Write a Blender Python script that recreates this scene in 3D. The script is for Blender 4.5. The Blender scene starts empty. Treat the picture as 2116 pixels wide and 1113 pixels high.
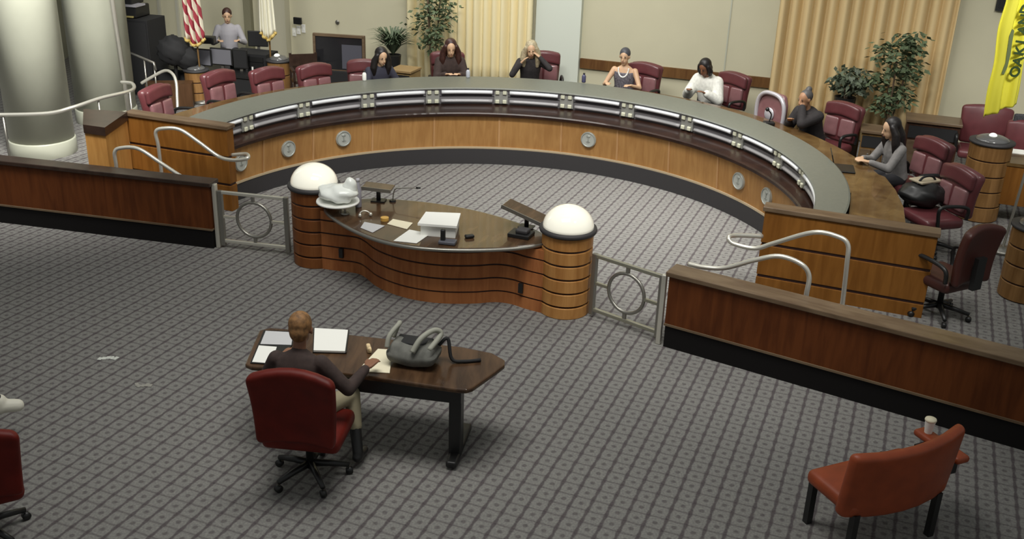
import bpy, bmesh, math, random
from mathutils import Vector, Matrix
random.seed(7)
C = bpy.context.scene.collection
PI = math.pi
sin, cos, rad = math.sin, math.cos, math.radians
W, H_ = 2116, 1113

# ------------------------------------------------------------------ camera
FPX, PITCH, ROLL, CAMZ = 2120.0, 0.402, 0.036, 4.7
fw = Vector((0, cos(PITCH), -sin(PITCH)))
rt0 = Vector((1, 0, 0)); up0 = Vector((0, sin(PITCH), cos(PITCH)))
rt = cos(ROLL)*rt0 + sin(ROLL)*up0
up = -sin(ROLL)*rt0 + cos(ROLL)*up0
cam = bpy.data.objects.new('camera', bpy.data.cameras.new('camera'))
C.objects.link(cam)
cam.matrix_world = Matrix(((rt.x, up.x, -fw.x, 0), (rt.y, up.y, -fw.y, 0), (rt.z, up.z, -fw.z, CAMZ), (0, 0, 0, 1)))
cam.data.sensor_width = 36; cam.data.lens = FPX/W*36
cam.data.clip_start = 0.1; cam.data.clip_end = 200
bpy.context.scene.camera = cam

# survey helpers: where a sight line of the photograph meets a level / a depth in the room
def ray(u, v): return fw*FPX + rt*(u-W/2) - up*(v-H_/2)
def g(u, v, h=0.0):
    d = ray(u, v); k = (h-CAMZ)/d.z
    return Vector((d.x*k, d.y*k, h))
def at_y(u, v, y):
    d = ray(u, v); k = y/d.y
    return Vector((d.x*k, y, CAMZ+d.z*k))

# ------------------------------------------------------------------ light
vs = bpy.context.scene.view_settings
vs.view_transform = 'Standard'; vs.look = 'None'; vs.gamma = 1.0; vs.exposure = 0.0
world = bpy.data.worlds.new('room_air'); bpy.context.scene.world = world
world.use_nodes = True
world.node_tree.nodes['Background'].inputs[0].default_value = (0.92, 0.95, 0.92, 1)
world.node_tree.nodes['Background'].inputs[1].default_value = 0.25
def area(x, y, z, sx, sy, power, col=(1, .98, .93), aim=None, spread=None):
    l = bpy.data.lights.new('ceiling_or_fill_light', 'AREA'); l.shape = 'RECTANGLE'; l.size = sx; l.size_y = sy
    l.energy = power; l.color = col
    if spread: l.spread = rad(spread)
    o = bpy.data.objects.new('ceiling_or_fill_light', l); C.objects.link(o); o.location = (x, y, z)
    if aim: o.rotation_euler = (Vector(aim)-Vector((x, y, z))).to_track_quat('-Z', 'Y').to_euler()
    return o
area(2.2, 12.8, 6.8, 1.6, 1.6, 60, aim=(2.2, 13.0, 0), spread=70)       # over the well
area(-.2, 9.9, 6.6, 4.5, .8, 165, aim=(-.1, 16.2, .9), spread=100)      # over the clerk desk, on to the dais
area(-1.2, 15.8, 6.5, 10, .8, 205, aim=(0.1, 18.3, 1.2), spread=130).rotation_euler.z += -.33      # washing the back wall
area(-1.0, 7.0, 6.8, 4.0, 2.0, 120, aim=(-1.0, 8.4, 0), spread=110)      # over the public floor
area(-4.6, 10.2, 6.5, 1.6, 1.6, 215, aim=(-7.0, 15, 1.4), spread=75)   # on the round columns
area(5.2, 8.0, 6.2, .8, .8, 38, aim=(7.2, 13.2, 2.0), spread=50)   # added fill, brightens the flag
area(3.6, 6.4, 6.6, 1.0, 1.0, 24, aim=(2.8, 10.0, .5), spread=50)   # added fill, brightens the right low wall and end panel
area(6.5, 14.0, 6.5, 1.5, 1.5, 8, aim=(7.5, 16.5, 1.5), spread=120)

# ------------------------------------------------------------------ materials
MATS = {}
def newmat(name):
    m = bpy.data.materials.new(name); m.use_nodes = True
    nt = m.node_tree; return m, nt, nt.nodes, nt.links, nt.nodes['Principled BSDF']
def mat(name, col, rough=.6, metal=0, spec=.5, noise=0.0, nscale=8, emit=None, estr=0, coat=0, alpha=1):
    if name in MATS: return MATS[name]
    m, nt, N, L, b = newmat(name)
    b.inputs['Base Color'].default_value = (*col, 1); b.inputs['Roughness'].default_value = rough
    b.inputs['Metallic'].default_value = metal; b.inputs['Specular IOR Level'].default_value = spec
    b.inputs['Coat Weight'].default_value = coat
    if noise:
        tc = N.new('ShaderNodeTexCoord'); n = N.new('ShaderNodeTexNoise'); n.inputs['Scale'].default_value = nscale
        n.inputs['Detail'].default_value = 4
        L.new(tc.outputs['Object'], n.inputs['Vector'])
        r = N.new('ShaderNodeValToRGB')
        r.color_ramp.elements[0].position = .3; r.color_ramp.elements[1].position = .7
        r.color_ramp.elements[0].color = (*[c*(1-noise) for c in col], 1)
        r.color_ramp.elements[1].color = (*[min(1, c*(1+noise)) for c in col], 1)
        L.new(n.outputs['Fac'], r.inputs[0]); L.new(r.outputs[0], b.inputs['Base Color'])
    if emit:
        b.inputs['Emission Color'].default_value = (*emit, 1); b.inputs['Emission Strength'].default_value = estr
    MATS[name] = m; return m
def math_node(N, L, op, a, b=None, c=None):
    n = N.new('ShaderNodeMath'); n.operation = op
    for i, x in enumerate((a, b, c)):
        if x is None: continue
        if isinstance(x, (int, float)): n.inputs[i].default_value = x
        else: L.new(x, n.inputs[i])
    return n.outputs[0]
def wood(name, c1, c2, rough=.45, stripe=None, scale=(1, 1, .12), sz=14, coat=0.0, seam=None, stripecol=(.012, .006, .004), swid=.022):
    """veneer with upright grain; stripe=(first level, pitch) lays dark reveal lines round it"""
    m, nt, N, L, b = newmat(name)
    tc = N.new('ShaderNodeTexCoord'); mp = N.new('ShaderNodeMapping'); mp.inputs['Scale'].default_value = scale
    L.new(tc.outputs['Object'], mp.inputs['Vector'])
    n = N.new('ShaderNodeTexNoise'); n.inputs['Scale'].default_value = sz; n.inputs['Detail'].default_value = 6; n.inputs['Distortion'].default_value = .6
    L.new(mp.outputs[0], n.inputs['Vector'])
    n2 = N.new('ShaderNodeTexNoise'); n2.inputs['Scale'].default_value = 1.3; L.new(tc.outputs['Object'], n2.inputs['Vector'])
    f = math_node(N, L, 'ADD', math_node(N, L, 'MULTIPLY', n.outputs['Fac'], .65), math_node(N, L, 'MULTIPLY', n2.outputs['Fac'], .35))
    r = N.new('ShaderNodeValToRGB'); r.color_ramp.elements[0].position = .38; r.color_ramp.elements[1].position = .62
    r.color_ramp.elements[0].color = (*c1, 1); r.color_ramp.elements[1].color = (*c2, 1)
    L.new(f, r.inputs[0]); colout = r.outputs[0]
    if stripe:
        sep = N.new('ShaderNodeSeparateXYZ'); L.new(tc.outputs['Object'], sep.inputs[0])
        z = math_node(N, L, 'SUBTRACT', sep.outputs[2], stripe[0])
        md = math_node(N, L, 'FLOORED_MODULO', z, stripe[1]) if False else math_node(N, L, 'MODULO', math_node(N, L, 'ADD', z, stripe[1]*20), stripe[1])
        lt = math_node(N, L, 'LESS_THAN', md, swid)
        mx = N.new('ShaderNodeMix'); mx.data_type = 'RGBA'; L.new(lt, mx.inputs[0]); L.new(colout, mx.inputs[6]); mx.inputs[7].default_value = (*stripecol, 1)
        colout = mx.outputs[2]
    L.new(colout, b.inputs['Base Color']); b.inputs['Roughness'].default_value = rough; b.inputs['Coat Weight'].default_value = coat
    b.inputs['Specular IOR Level'].default_value = .18
    MATS[name] = m; return m
def carpet():
    m, nt, N, L, b = newmat('carpet')
    tc = N.new('ShaderNodeTexCoord'); sep = N.new('ShaderNodeSeparateXYZ'); L.new(tc.outputs['Object'], sep.inputs[0])
    X, Y = sep.outputs[0], sep.outputs[1]
    nz = N.new('ShaderNodeTexNoise'); nz.inputs['Scale'].default_value = 9; L.new(tc.outputs['Object'], nz.inputs['Vector'])
    wob = math_node(N, L, 'MULTIPLY', math_node(N, L, 'SUBTRACT', nz.outputs['Fac'], .5), .03)
    P = .145
    def coord(ax, ay):
        v = math_node(N, L, 'ADD', math_node(N, L, 'MULTIPLY', X, ax/P), math_node(N, L, 'MULTIPLY', Y, ay/P))
        return math_node(N, L, 'ADD', v, math_node(N, L, 'MULTIPLY', wob, 3))
    s = coord(.932, -.362); t = coord(.362, .932)      # across / along the room's axis
    def tri(v): return math_node(N, L, 'ABSOLUTE', math_node(N, L, 'SUBTRACT', math_node(N, L, 'FRACT', v), .5))   # 0 mid .. .5 edge
    ts, tt = tri(s), tri(t)
    def ss(v, a, b2):
        mr = N.new('ShaderNodeMapRange'); mr.interpolation_type = 'SMOOTHSTEP'; L.new(v, mr.inputs[0])
        mr.inputs[1].default_value = a; mr.inputs[2].default_value = b2; return mr.outputs[0]
    ln = ss(math_node(N, L, 'ADD', ts, math_node(N, L, 'MULTIPLY', tt, .12)), .385, .485)
    cr = math_node(N, L, 'MULTIPLY', ss(tt, .38, .5), .55)
    # small motif in the cell: ring of light with a dark dot
    d = math_node(N, L, 'SQRT', math_node(N, L, 'ADD', math_node(N, L, 'POWER', ts, 2), math_node(N, L, 'POWER', tt, 2)))
    dot = math_node(N, L, 'MULTIPLY', math_node(N, L, 'SUBTRACT', 1, ss(d, .08, .2)), .6)
    corner = math_node(N, L, 'MULTIPLY', math_node(N, L, 'MULTIPLY', ss(ts, .3, .45), ss(tt, .3, .45)), .9)
    ln = math_node(N, L, 'MULTIPLY', ln, .8)
    dark = math_node(N, L, 'MAXIMUM', math_node(N, L, 'MAXIMUM', ln, cr), math_node(N, L, 'MAXIMUM', dot, corner))
    n3 = N.new('ShaderNodeTexNoise'); n3.inputs['Scale'].default_value = 60; n3.inputs['Detail'].default_value = 3; L.new(tc.outputs['Object'], n3.inputs['Vector'])
    r = N.new('ShaderNodeValToRGB')
    r.color_ramp.elements[0].color = (.225, .222, .210, 1); r.color_ramp.elements[0].position = 0
    r.color_ramp.elements[1].color = (.080, .066, .072, 1); r.color_ramp.elements[1].position = 1
    L.new(dark, r.inputs[0])
    mx = N.new('ShaderNodeMix'); mx.data_type = 'RGBA'; mx.blend_type = 'MULTIPLY'; mx.inputs[0].default_value = 1
    L.new(r.outputs[0], mx.inputs[6])
    g2 = N.new('ShaderNodeValToRGB'); g2.color_ramp.elements[0].color = (.75, .74, .76, 1); g2.color_ramp.elements[1].color = (1.15, 1.15, 1.12, 1)
    g2.color_ramp.elements[0].position = .3; g2.color_ramp.elements[1].position = .7
    L.new(n3.outputs['Fac'], g2.inputs[0]); L.new(g2.outputs[0], mx.inputs[7]); L.new(mx.outputs[2], b.inputs['Base Color'])
    b.inputs['Roughness'].default_value = .95; b.inputs['Specular IOR Level'].default_value = .1
    return m
M_carpet = carpet()
M_low = wood('mahogany_veneer', (.075, .020, .005), (.125, .036, .009), rough=.55)
M_div = wood('banded_veneer', (.20, .085, .022), (.30, .135, .038), rough=.5, stripe=(.40, .37), swid=.035)
M_post = wood('honey_veneer', (.40, .19, .05), (.54, .28, .08), rough=.5)
M_panel = wood('dais_veneer', (.36, .18, .06), (.46, .25, .088), rough=.45)
M_col = wood('column_veneer', (.17, .065, .022), (.27, .115, .038), rough=.45, stripe=(.135, .155), swid=.020)
M_fascia = wood('fascia_veneer', (.13, .045, .016), (.20, .075, .027), rough=.45, stripe=(.135, .155), swid=.020)
M_top = wood('walnut_top', (.045, .024, .013), (.10, .055, .028), rough=.22, scale=(1, .15, 1), coat=.3)
M_cap = mat('dark_cap', (.035, .02, .014), .3, noise=.3)
M_capb = wood('brown_cap', (.11, .072, .044), (.17, .12, .075), rough=.3, scale=(.2, 1, 1))
M_kick = mat('black_kick', (.006, .005, .005), .7, spec=.2)
M_kick2 = mat('charcoal_kick', (.035, .033, .035), .6)
M_counter = mat('grey_stone_counter', (.135, .142, .118), .42, noise=.06, nscale=30)
M_silver = mat('silver_band', (.27, .26, .30), .3, metal=.35)
M_silverlow = mat('silver_band_low', (.24, .23, .24), .35, metal=.3)
M_glassbar = mat('pale_bar', (.78, .80, .82), .18, spec=.6)
M_stud = mat('pale_stud', (.62, .62, .48), .35)
M_steel = mat('brushed_steel', (.72, .70, .62), .32, metal=.7)
M_steeld = mat('grey_steel', (.30, .29, .26), .35, metal=.8)
M_leather = mat('maroon_leather', (.115, .030, .034), .38, noise=.12, coat=.15)
M_leather2 = mat('rose_leather', (.22, .105, .11), .24, noise=.1, coat=.5)
M_leatherb = mat('oxblood_leather', (.11, .008, .004), .5, spec=.25, noise=.2)
M_leatheror = mat('rust_leather', (.28, .05, .012), .45, noise=.15)
M_black = mat('black_plastic', (.012, .012, .012), .4)
M_blackm = mat('matt_black', (.010, .010, .011), .8)
M_wall = mat('cream_wall', (.56, .53, .38), .85, noise=.03, nscale=1.5)
M_wallw = mat('pale_pilaster', (.62, .66, .58), .8)
M_column = mat('painted_column', (.46, .47, .38), .42, noise=.05, nscale=2)
M_white = mat('white_paper', (.85, .85, .8), .7)
M_cream = mat('cream_paper', (.8, .74, .55), .7)
M_dome = mat('dome_reflection_glow', (.85, .84, .74), .06, spec=.8, emit=(1, .95, .78), estr=.42, coat=1)  # emission imitates ceiling lights reflected in the glossy domes
M_green = mat('leaf_green', (.105, .145, .075), .6, noise=.35, nscale=5)
M_green2 = mat('leaf_dark_green', (.07, .10, .055), .6, noise=.35, nscale=5)
M_trunk = mat('bark', (.12, .08, .05), .8, noise=.3)
M_skin_l = mat('fair_skin', (.62, .40, .25), .5)
M_skin_m = mat('tan_skin', (.42, .22, .12), .5)
M_skin_d = mat('brown_skin', (.20, .085, .042), .5)
M_hairb = mat('black_hair', (.012, .009, .009), .45, noise=.4, nscale=40)
M_hairbr = mat('dark_brown_hair', (.045, .016, .012), .45, noise=.4, nscale=40)
M_hairg = mat('grey_hair', (.22, .22, .20), .5, noise=.3, nscale=40)
M_hairgold = mat('sandy_brown_hair', (.20, .10, .035), .7, noise=.5, nscale=30)
M_hairblond = mat('ash_blond_hair', (.40, .34, .22), .5, noise=.3, nscale=40)
M_dark = mat('dark_cloth', (.028, .024, .025), .85, noise=.2, nscale=20)
M_brownc = mat('dark_brown_cloth', (.045, .028, .024), .85, noise=.2, nscale=20)
M_greyc = mat('grey_knit', (.20, .19, .185), .85, noise=.15, nscale=20)
M_whitec = mat('white_lace', (.78, .78, .72), .8, noise=.12, nscale=25)
M_slate = mat('patterned_grey_cloth', (.13, .12, .14), .8, noise=.6, nscale=45)
M_shirt = mat('pale_shirt', (.38, .37, .40), .8)
M_trouser = mat('dark_trousers', (.02, .02, .024), .8)
M_khaki = mat('khaki_trousers', (.32, .28, .18), .8)
M_eye = mat('eye_dark', (.02, .015, .012), .3)
M_lip = mat('lip', (.30, .10, .08), .5)

# ------------------------------------------------------------------ mesh helpers
class MB:
    def __init__(s): s.v = []; s.f = []
    def add(s, vs, fs):
        o = len(s.v); s.v += [tuple(v) for v in vs]; s.f += [tuple(i+o for i in f) for f in fs]; return s
    def box(s, c, size, rz=0, rx=0, ry=0):
        m = Matrix.Translation(c) @ Matrix.Rotation(rz, 4, 'Z') @ Matrix.Rotation(rx, 4, 'X') @ Matrix.Rotation(ry, 4, 'Y')
        h = [x/2 for x in size]
        vs = [m @ Vector((a*h[0], b*h[1], d*h[2])) for a in (-1, 1) for b in (-1, 1) for d in (-1, 1)]
        return s.add(vs, [(0, 1, 3, 2), (4, 6, 7, 5), (0, 4, 5, 1), (2, 3, 7, 6), (0, 2, 6, 4), (1, 5, 7, 3)])
    def rbox(s, c, size, r, rz=0, rx=0, ry=0, n=5, fn=None):
        m = Matrix.Translation(c) @ Matrix.Rotation(rz, 4, 'Z') @ Matrix.Rotation(rx, 4, 'X') @ Matrix.Rotation(ry, 4, 'Y')
        h = [x/2 for x in size]; r = min(r, *h)
        def ticks(hh):
            a = [-hh + r*(1-cos(PI/2*i/3)) for i in range(4)] if r > 0 else [-hh]
            mid = [(-hh+r) + (2*hh-2*r)*i/n for i in range(1, n)]
            return sorted(set(round(x, 6) for x in a+mid+[-x for x in a]))
        T = [ticks(x) for x in h]; idx = {}; vs = []; fs = []
        def vert(p):
            k = tuple(round(x, 5) for x in p)
            if k not in idx:
                inn = Vector([max(-(h[i]-r), min(h[i]-r, p[i])) for i in range(3)]); d = Vector(p)-inn
                q = inn + (d.normalized()*r if d.length > 1e-9 else d)
                if fn: q = Vector(fn(q))
                idx[k] = len(vs); vs.append(m @ q)
            return idx[k]
        for ax in range(3):
            o1, o2 = [(1, 2), (2, 0), (0, 1)][ax]
            for sg in (-1, 1):
                for i in range(len(T[o1])-1):
                    for j in range(len(T[o2])-1):
                        q = []
                        for (a, b) in ((i, j), (i+1, j), (i+1, j+1), (i, j+1)):
                            p = [0, 0, 0]; p[ax] = sg*h[ax]; p[o1] = T[o1][a]; p[o2] = T[o2][b]; q.append(vert(p))
                        if sg < 0: q.reverse()
                        fs.append(tuple(q))
        return s.add(vs, fs)
    def tube(s, pts, r, n=10, r2=None, closed=False):
        pts = [Vector(p) for p in pts]; k = len(pts); vs = []; fs = []
        nrm = None
        for i, p in enumerate(pts):
            a = pts[(i-1) % k] if (closed or i > 0) else p; b = pts[(i+1) % k] if (closed or i < k-1) else p
            t = (b-a).normalized()
            if nrm is None:
                nrm = t.orthogonal().normalized()
            else: nrm = (nrm - t*nrm.dot(t)).normalized()
            bi = t.cross(nrm)
            rr = r if not isinstance(r, (list, tuple)) else r[i]
            for j in range(n):
                a_ = 2*PI*j/n; vs.append(p + nrm*cos(a_)*rr + bi*sin(a_)*rr)
        for i in range(k if closed else k-1):
            for j in range(n):
                a = i*n+j; b = i*n+(j+1) % n; c = ((i+1) % k)*n+(j+1) % n; d = ((i+1) % k)*n+j
                fs.append((a, b, c, d))
        if not closed:
            fs.append(tuple(reversed(range(n)))); fs.append(tuple((k-1)*n+j for j in range(n)))
        return s.add(vs, fs)
    def cone(s, a, b, ra, rb, n=12, m=4):
        """limb: tapering capsule from a to b"""
        a, b = Vector(a), Vector(b); d = (b-a); L_ = max(d.length, 1e-6); t = d/L_
        pts = []; rs = []
        for i in range(m+1): th = PI/2*(1-i/m); pts.append(a - t*ra*sin(th)); rs.append(max(ra*cos(th), .0004))
        for i in range(1, 4): pts.append(a + d*i/4); rs.append(ra + (rb-ra)*i/4)
        for i in range(m+1): th = PI/2*i/m; pts.append(b + t*rb*sin(th)); rs.append(max(rb*cos(th), .0004))
        return s.tube(pts, rs, n)
    def chain(s, pts, rs, n=12):
        for i in range(len(pts)-1): s.cone(pts[i], pts[i+1], rs[i], rs[i+1], n)
        return s
    def ell(s, c, size, R=None, n=16, m=10):
        vs = []; fs = []; R = R or Matrix.Identity(3)
        for i in range(m+1):
            th = PI*i/m
            for j in range(n):
                ph = 2*PI*j/n; q = Vector((size[0]*sin(th)*cos(ph), size[1]*sin(th)*sin(ph), size[2]*cos(th)))
                vs.append(Vector(c) + R @ q)
        for i in range(m):
            for j in range(n): fs.append((i*n+j, (i+1)*n+j, (i+1)*n+(j+1) % n, i*n+(j+1) % n))
        return s.add(vs, fs)
    def lathe(s, prof, c=(0, 0, 0), n=32):
        vs = []; fs = []; k = len(prof)
        for (r, z) in prof:
            for j in range(n): a = 2*PI*j/n; vs.append((c[0]+r*cos(a), c[1]+r*sin(a), c[2]+z))
        for i in range(k-1):
            for j in range(n): fs.append((i*n+j, i*n+(j+1) % n, (i+1)*n+(j+1) % n, (i+1)*n+j))
        fs.append(tuple(reversed(range(n)))); fs.append(tuple((k-1)*n+j for j in range(n)))
        return s.add(vs, fs)
    def prism(s, poly, z0, z1):
        n = len(poly); ar = sum(poly[i][0]*poly[(i+1) % n][1]-poly[(i+1) % n][0]*poly[i][1] for i in range(n))
        if ar < 0: poly = list(reversed(poly))
        vs = [(p[0], p[1], z0) for p in poly]+[(p[0], p[1], z1) for p in poly]
        fs = [tuple(reversed(range(n))), tuple(range(n, 2*n))]+[(i, (i+1) % n, n+(i+1) % n, n+i) for i in range(n)]
        return s.add(vs, fs)
    def ringsweep(s, rings, n=96):
        """closed section of rings (cx, cy, r, z, a0, a1) swept round"""
        k = len(rings); vs = []; fs = []
        for j in range(n+1):
            t = j/n
            for (cx, cy, r, z, a0, a1) in rings:
                a = rad(a0+(a1-a0)*t); vs.append((cx+r*cos(a), cy+r*sin(a), z))
        for j in range(n):
            for i in range(k): fs.append((j*k+i, (j+1)*k+i, (j+1)*k+(i+1) % k, j*k+(i+1) % k))
        fs.append(tuple(range(k))); fs.append(tuple(reversed(range(n*k, n*k+k))))
        return s.add(vs, fs)
    def build(s, name, m, parent=None, smooth=False, remesh=0, loc=None, rz=0, bevel=0):
        me = bpy.data.meshes.new(name); me.from_pydata(s.v, [], s.f); me.update()
        bm = bmesh.new(); bm.from_mesh(me); bmesh.ops.recalc_face_normals(bm, faces=bm.faces); bm.to_mesh(me); bm.free()
        me.materials.append(m)
        if smooth: me.polygons.foreach_set('use_smooth', [True]*len(me.polygons))
        o = bpy.data.objects.new(name, me); C.objects.link(o)
        if parent: o.parent = parent
        if loc: o.location = loc
        o.rotation_euler.z = rz
        if remesh:
            md = o.modifiers.new('remesh', 'REMESH'); md.mode = 'VOXEL'; md.voxel_size = remesh; md.use_smooth_shade = True
            sm = o.modifiers.new('smooth', 'SMOOTH'); sm.factor = .5; sm.iterations = 3
        if bevel:
            bv = o.modifiers.new('bevel', 'BEVEL'); bv.width = bevel; bv.segments = 2; bv.limit_method = 'ANGLE'
        return o
def thing(name, label, cat, loc=(0, 0, 0), rz=0, group=None):
    o = bpy.data.objects.new(name, None); C.objects.link(o); o.empty_display_size = .1
    o.location = loc; o.rotation_euler.z = rz; o['label'] = label; o['category'] = cat
    if group: o['group'] = group
    return o
def tag(o, label, cat, group=None):
    o['label'] = label; o['category'] = cat
    if group: o['group'] = group
    return o
def struct(o): o['kind'] = 'structure'; return o
def dup(root, loc, rz, label, group=None, skip=()):
    r = root.copy(); C.objects.link(r); r.location = loc; r.rotation_euler.z = rz; r['label'] = label
    if group: r['group'] = group
    for ch in list(root.children):
        if ch.name.split('.')[0] in skip: continue
        c = ch.copy(); C.objects.link(c); c.parent = r
        for gc in ch.children:
            d = gc.copy(); C.objects.link(d); d.parent = c
    return r
def crom(pts, k=6, closed=False):
    pts = [Vector(p) for p in pts]; n = len(pts); out = []
    for i in range(n if closed else n-1):
        p0 = pts[(i-1) % n] if closed or i > 0 else pts[0]; p1 = pts[i]; p2 = pts[(i+1) % n]
        p3 = pts[(i+2) % n] if closed or i+2 < n else pts[-1]
        for j in range(k):
            t = j/k; out.append(.5*((2*p1)+(p2-p0)*t+(2*p0-5*p1+4*p2-p3)*t*t+(3*p1-p0-3*p2+p3)*t**3))
    if not closed: out.append(pts[-1])
    return out

AX = Vector((.362, .932, 0)); BX = Vector((.932, -.362, 0)); AXA = math.atan2(-.362, .932)   # the room's axis and its cross direction
ZP, T = .20, 1.15

# ------------------------------------------------------------------ setting
o = struct(MB().box((0, 10, -.05), (44, 40, .1)).build('floor', M_carpet))
LW = [Vector((-3.58, 11.36, 0)), Vector((-9.5, 12.62, 0))]      # left low wall, public face line
RW = [Vector((1.54, 9.22, 0)), Vector((7.2, 5.85, 0))]
LD = [Vector((-3.70, 12.66, 0)), Vector((-5.12, 13.16, 0))]     # left banded end panel
RD = [Vector((2.66, 10.30, 0)), Vector((4.27, 9.68, 0))]
FC = (-.36, 11.36)
# raised floor behind the dais, in one piece with the ends by the end panels
ring_out = []
for i in range(41):
    a = rad(159.5 + (-19-159.5)*i/40); ring_out.append((FC[0]+3.95*cos(a), FC[1]+3.95*sin(a)))
plat = [(-14, 14.3), (-14, 27), (16, 27), (16, 2.0), (7.3, 6.0), (4.15, 7.95)] + [(3.0, 10.25)]
plat = ring_out + [(3.3, 10.1), (3.15, 8.75), (7.3, 6.0), (16, 2.0), (16, 27), (-14, 27), (-14, 13.5), (-5.4, 12.0), (-4.9, 13.1)]
struct(MB().prism(plat, 0.0, ZP).build('floor', M_carpet))
# steps beside the end panels
for nm, a, b in (('right', (2.75, 9.0), (3.10, 10.15)), ('left', (-4.55, 12.0), (-4.4, 12.75))):
    c = ((a[0]+b[0])/2, (a[1]+b[1])/2, ZP/4); d = Vector((b[0]-a[0], b[1]-a[1]))
    tag(MB().box(c, (.4, d.length, ZP/2), math.atan2(d.y, d.x)-PI/2).build('step', M_carpet), 'low carpeted step at the %s banded end panel' % nm, 'step')['kind'] = 'structure'

# back wall, across the axis
WO = Vector((1.1, 18.35, 0)); WD = Vector((.945, -.328, 0)).normalized(); WN = Vector((WD.y, -WD.x, 0))   # WN towards camera
wa = math.atan2(WD.y, WD.x)
def on_wall(u, v, off=0.0):
    """point where a sight line meets the back wall (off metres in front of it)"""
    d = ray(u, v); o0 = WO + WN*off; k = ((o0 - Vector((0, 0, CAMZ))).dot(WN))/d.dot(WN)
    return Vector((0, 0, CAMZ)) + d*k
def wall_s(u, v=60, off=0.0): return (on_wall(u, v, off)-WO).dot(WD)
def wbox(mb, s0, s1, z0, z1, d0, d1):
    c = WO + WD*(s0+s1)/2 + WN*(d0+d1)/2; return mb.box((c.x, c.y, (z0+z1)/2), (s1-s0, abs(d1-d0), z1-z0), wa)
struct(wbox(MB(), -14, 16, 0, 6.5, -.3, 0).build('wall_back', M_wall))
struct(wbox(MB(), -14, 16, ZP, ZP+.12, 0, .02).build('baseboard_back', M_cap))
struct(wbox(MB(), wall_s(1111), wall_s(1203), ZP, 6.4, 0, .12).build('trim_1', M_wallw))
s5 = wall_s(1506)
struct(wbox(MB(), s5-.012, s5+.012, ZP, 6.4, 0, .012).build('trim_2', M_column))
z_r = on_wall(1204, 121, .04).z
struct(wbox(MB(), wall_s(1204), wall_s(1598, 170), z_r-.17, z_r, 0, .05).build('trim_3', wood('brown_rail', (.11, .05, .018), (.17, .085, .03), rough=.5)))
s6 = wall_s(596); struct(wbox(MB(), s6-.55, s6+.05, ZP, 6.4, 0, .18).build('trim_4', mat('beige_pilaster', (.42, .40, .30), .8)))
s7 = wall_s(520); struct(wbox(MB(), s7-.1, s7+.06, ZP, 6.4, 0, .10).build('trim_5', mat('olive_trim', (.20, .19, .12), .8)))
s8 = wall_s(1945, 120); struct(wbox(MB(), s8-.05, s8+.02, ZP, 6.4, 0, .10).build('trim_6', mat('olive_trim', (.20, .19, .12), .8)))
# service wall, set back on the far left
struct(MB().box((-9.6, 22.6, 3.2), (.3, 8, 6.4), rad(8)).build('wall_left', mat('grey_wall', (.33, .33, .26), .85)))
for i, u in enumerate((335, 372)):
    p = wall_s(u, 60); struct(wbox(MB(), p-.03, p+.03, ZP, 6.4, 0, .05).build('trim_%d' % (7+i), mat('wall_conduit', (.45, .44, .36), .6)))

# curtains
def curtain(s0, s1, z0, z1, pitch, label, m, seed, hem_lean=0):
    rnd = random.Random(seed); vs = []; fs = []; cols = []
    n = int((s1-s0)/.02); ph = 0; amp = .05; prev = 0
    zs = [z0+(z1-z0)*i/8 for i in range(9)]
    for i in range(n+1):
        ph += .02/pitch*2*PI*(0.75+.5*rnd.random()); w = abs(sin(ph*.5))*2-1 + .45*sin(ph*.37+1)
        for z in zs: 
            p = WO + WD*(s0+(s1-s0)*i/n) + WN*(.16+.075*w); vs.append((p.x, p.y, z))
    k = len(zs)
    for i in range(n):
        for j in range(k-1): fs.append((i*k+j, (i+1)*k+j, (i+1)*k+j+1, i*k+j+1))
    o = MB().add(vs, fs).build('curtain', m, smooth=True)
    sol = o.modifiers.new('thick', 'SOLIDIFY'); sol.thickness = .008
    return tag(o, label, 'curtain')
M_curt = mat('butter_curtain', (.84, .74, .46), .75)
M_curt2 = mat('gold_curtain', (.66, .50, .26), .75)
curtain(wall_s(850), wall_s(1106), ZP+.02, 4.6, .17, 'pale yellow pleated curtain behind the tall plant left of centre', M_curt, 3)
curtain(wall_s(1608), wall_s(1972), ZP+.02, 4.6, .19, 'golden pleated curtain behind the plants on the right', M_curt2, 5)

# wall fittings
p = on_wall(615, 43, .2); tag(MB().rbox((p.x, p.y, p.z), (.17, .05, .13), .01, wa).build('thermostat', M_black), 'small black box on the wall above the switch plates', 'wall control')
for i, (u, v) in enumerate(((608, 66), (617, 62), (627, 59))):
    p = on_wall(u, v, .01); t = thing('switch_plate', '%s white switch plate under the black box' % ('leftmost', 'middle', 'rightmost')[i], 'light switch', (p.x, p.y, p.z), wa, 'switch plates on the wall')
    MB().rbox((0, 0, 0), (.085, .012, .16), .004).build('plate', M_white, t); MB().box((0, -.012, 0), (.02, .012, .05)).build('toggle', M_white, t)
p = on_wall(697, 46, .02); t = thing('wall_hook', 'small dark round fitting high on the cream wall above the screen', 'wall fitting', (p.x, p.y, p.z), wa)
MB().ell((0, 0, 0), (.045, .02, .045)).build('base', M_steeld, t, smooth=True); MB().tube([(0, 0, 0), (.03, -.05, .01), (.06, -.05, .03)], .008).build('hook', M_steeld, t, smooth=True)

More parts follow.
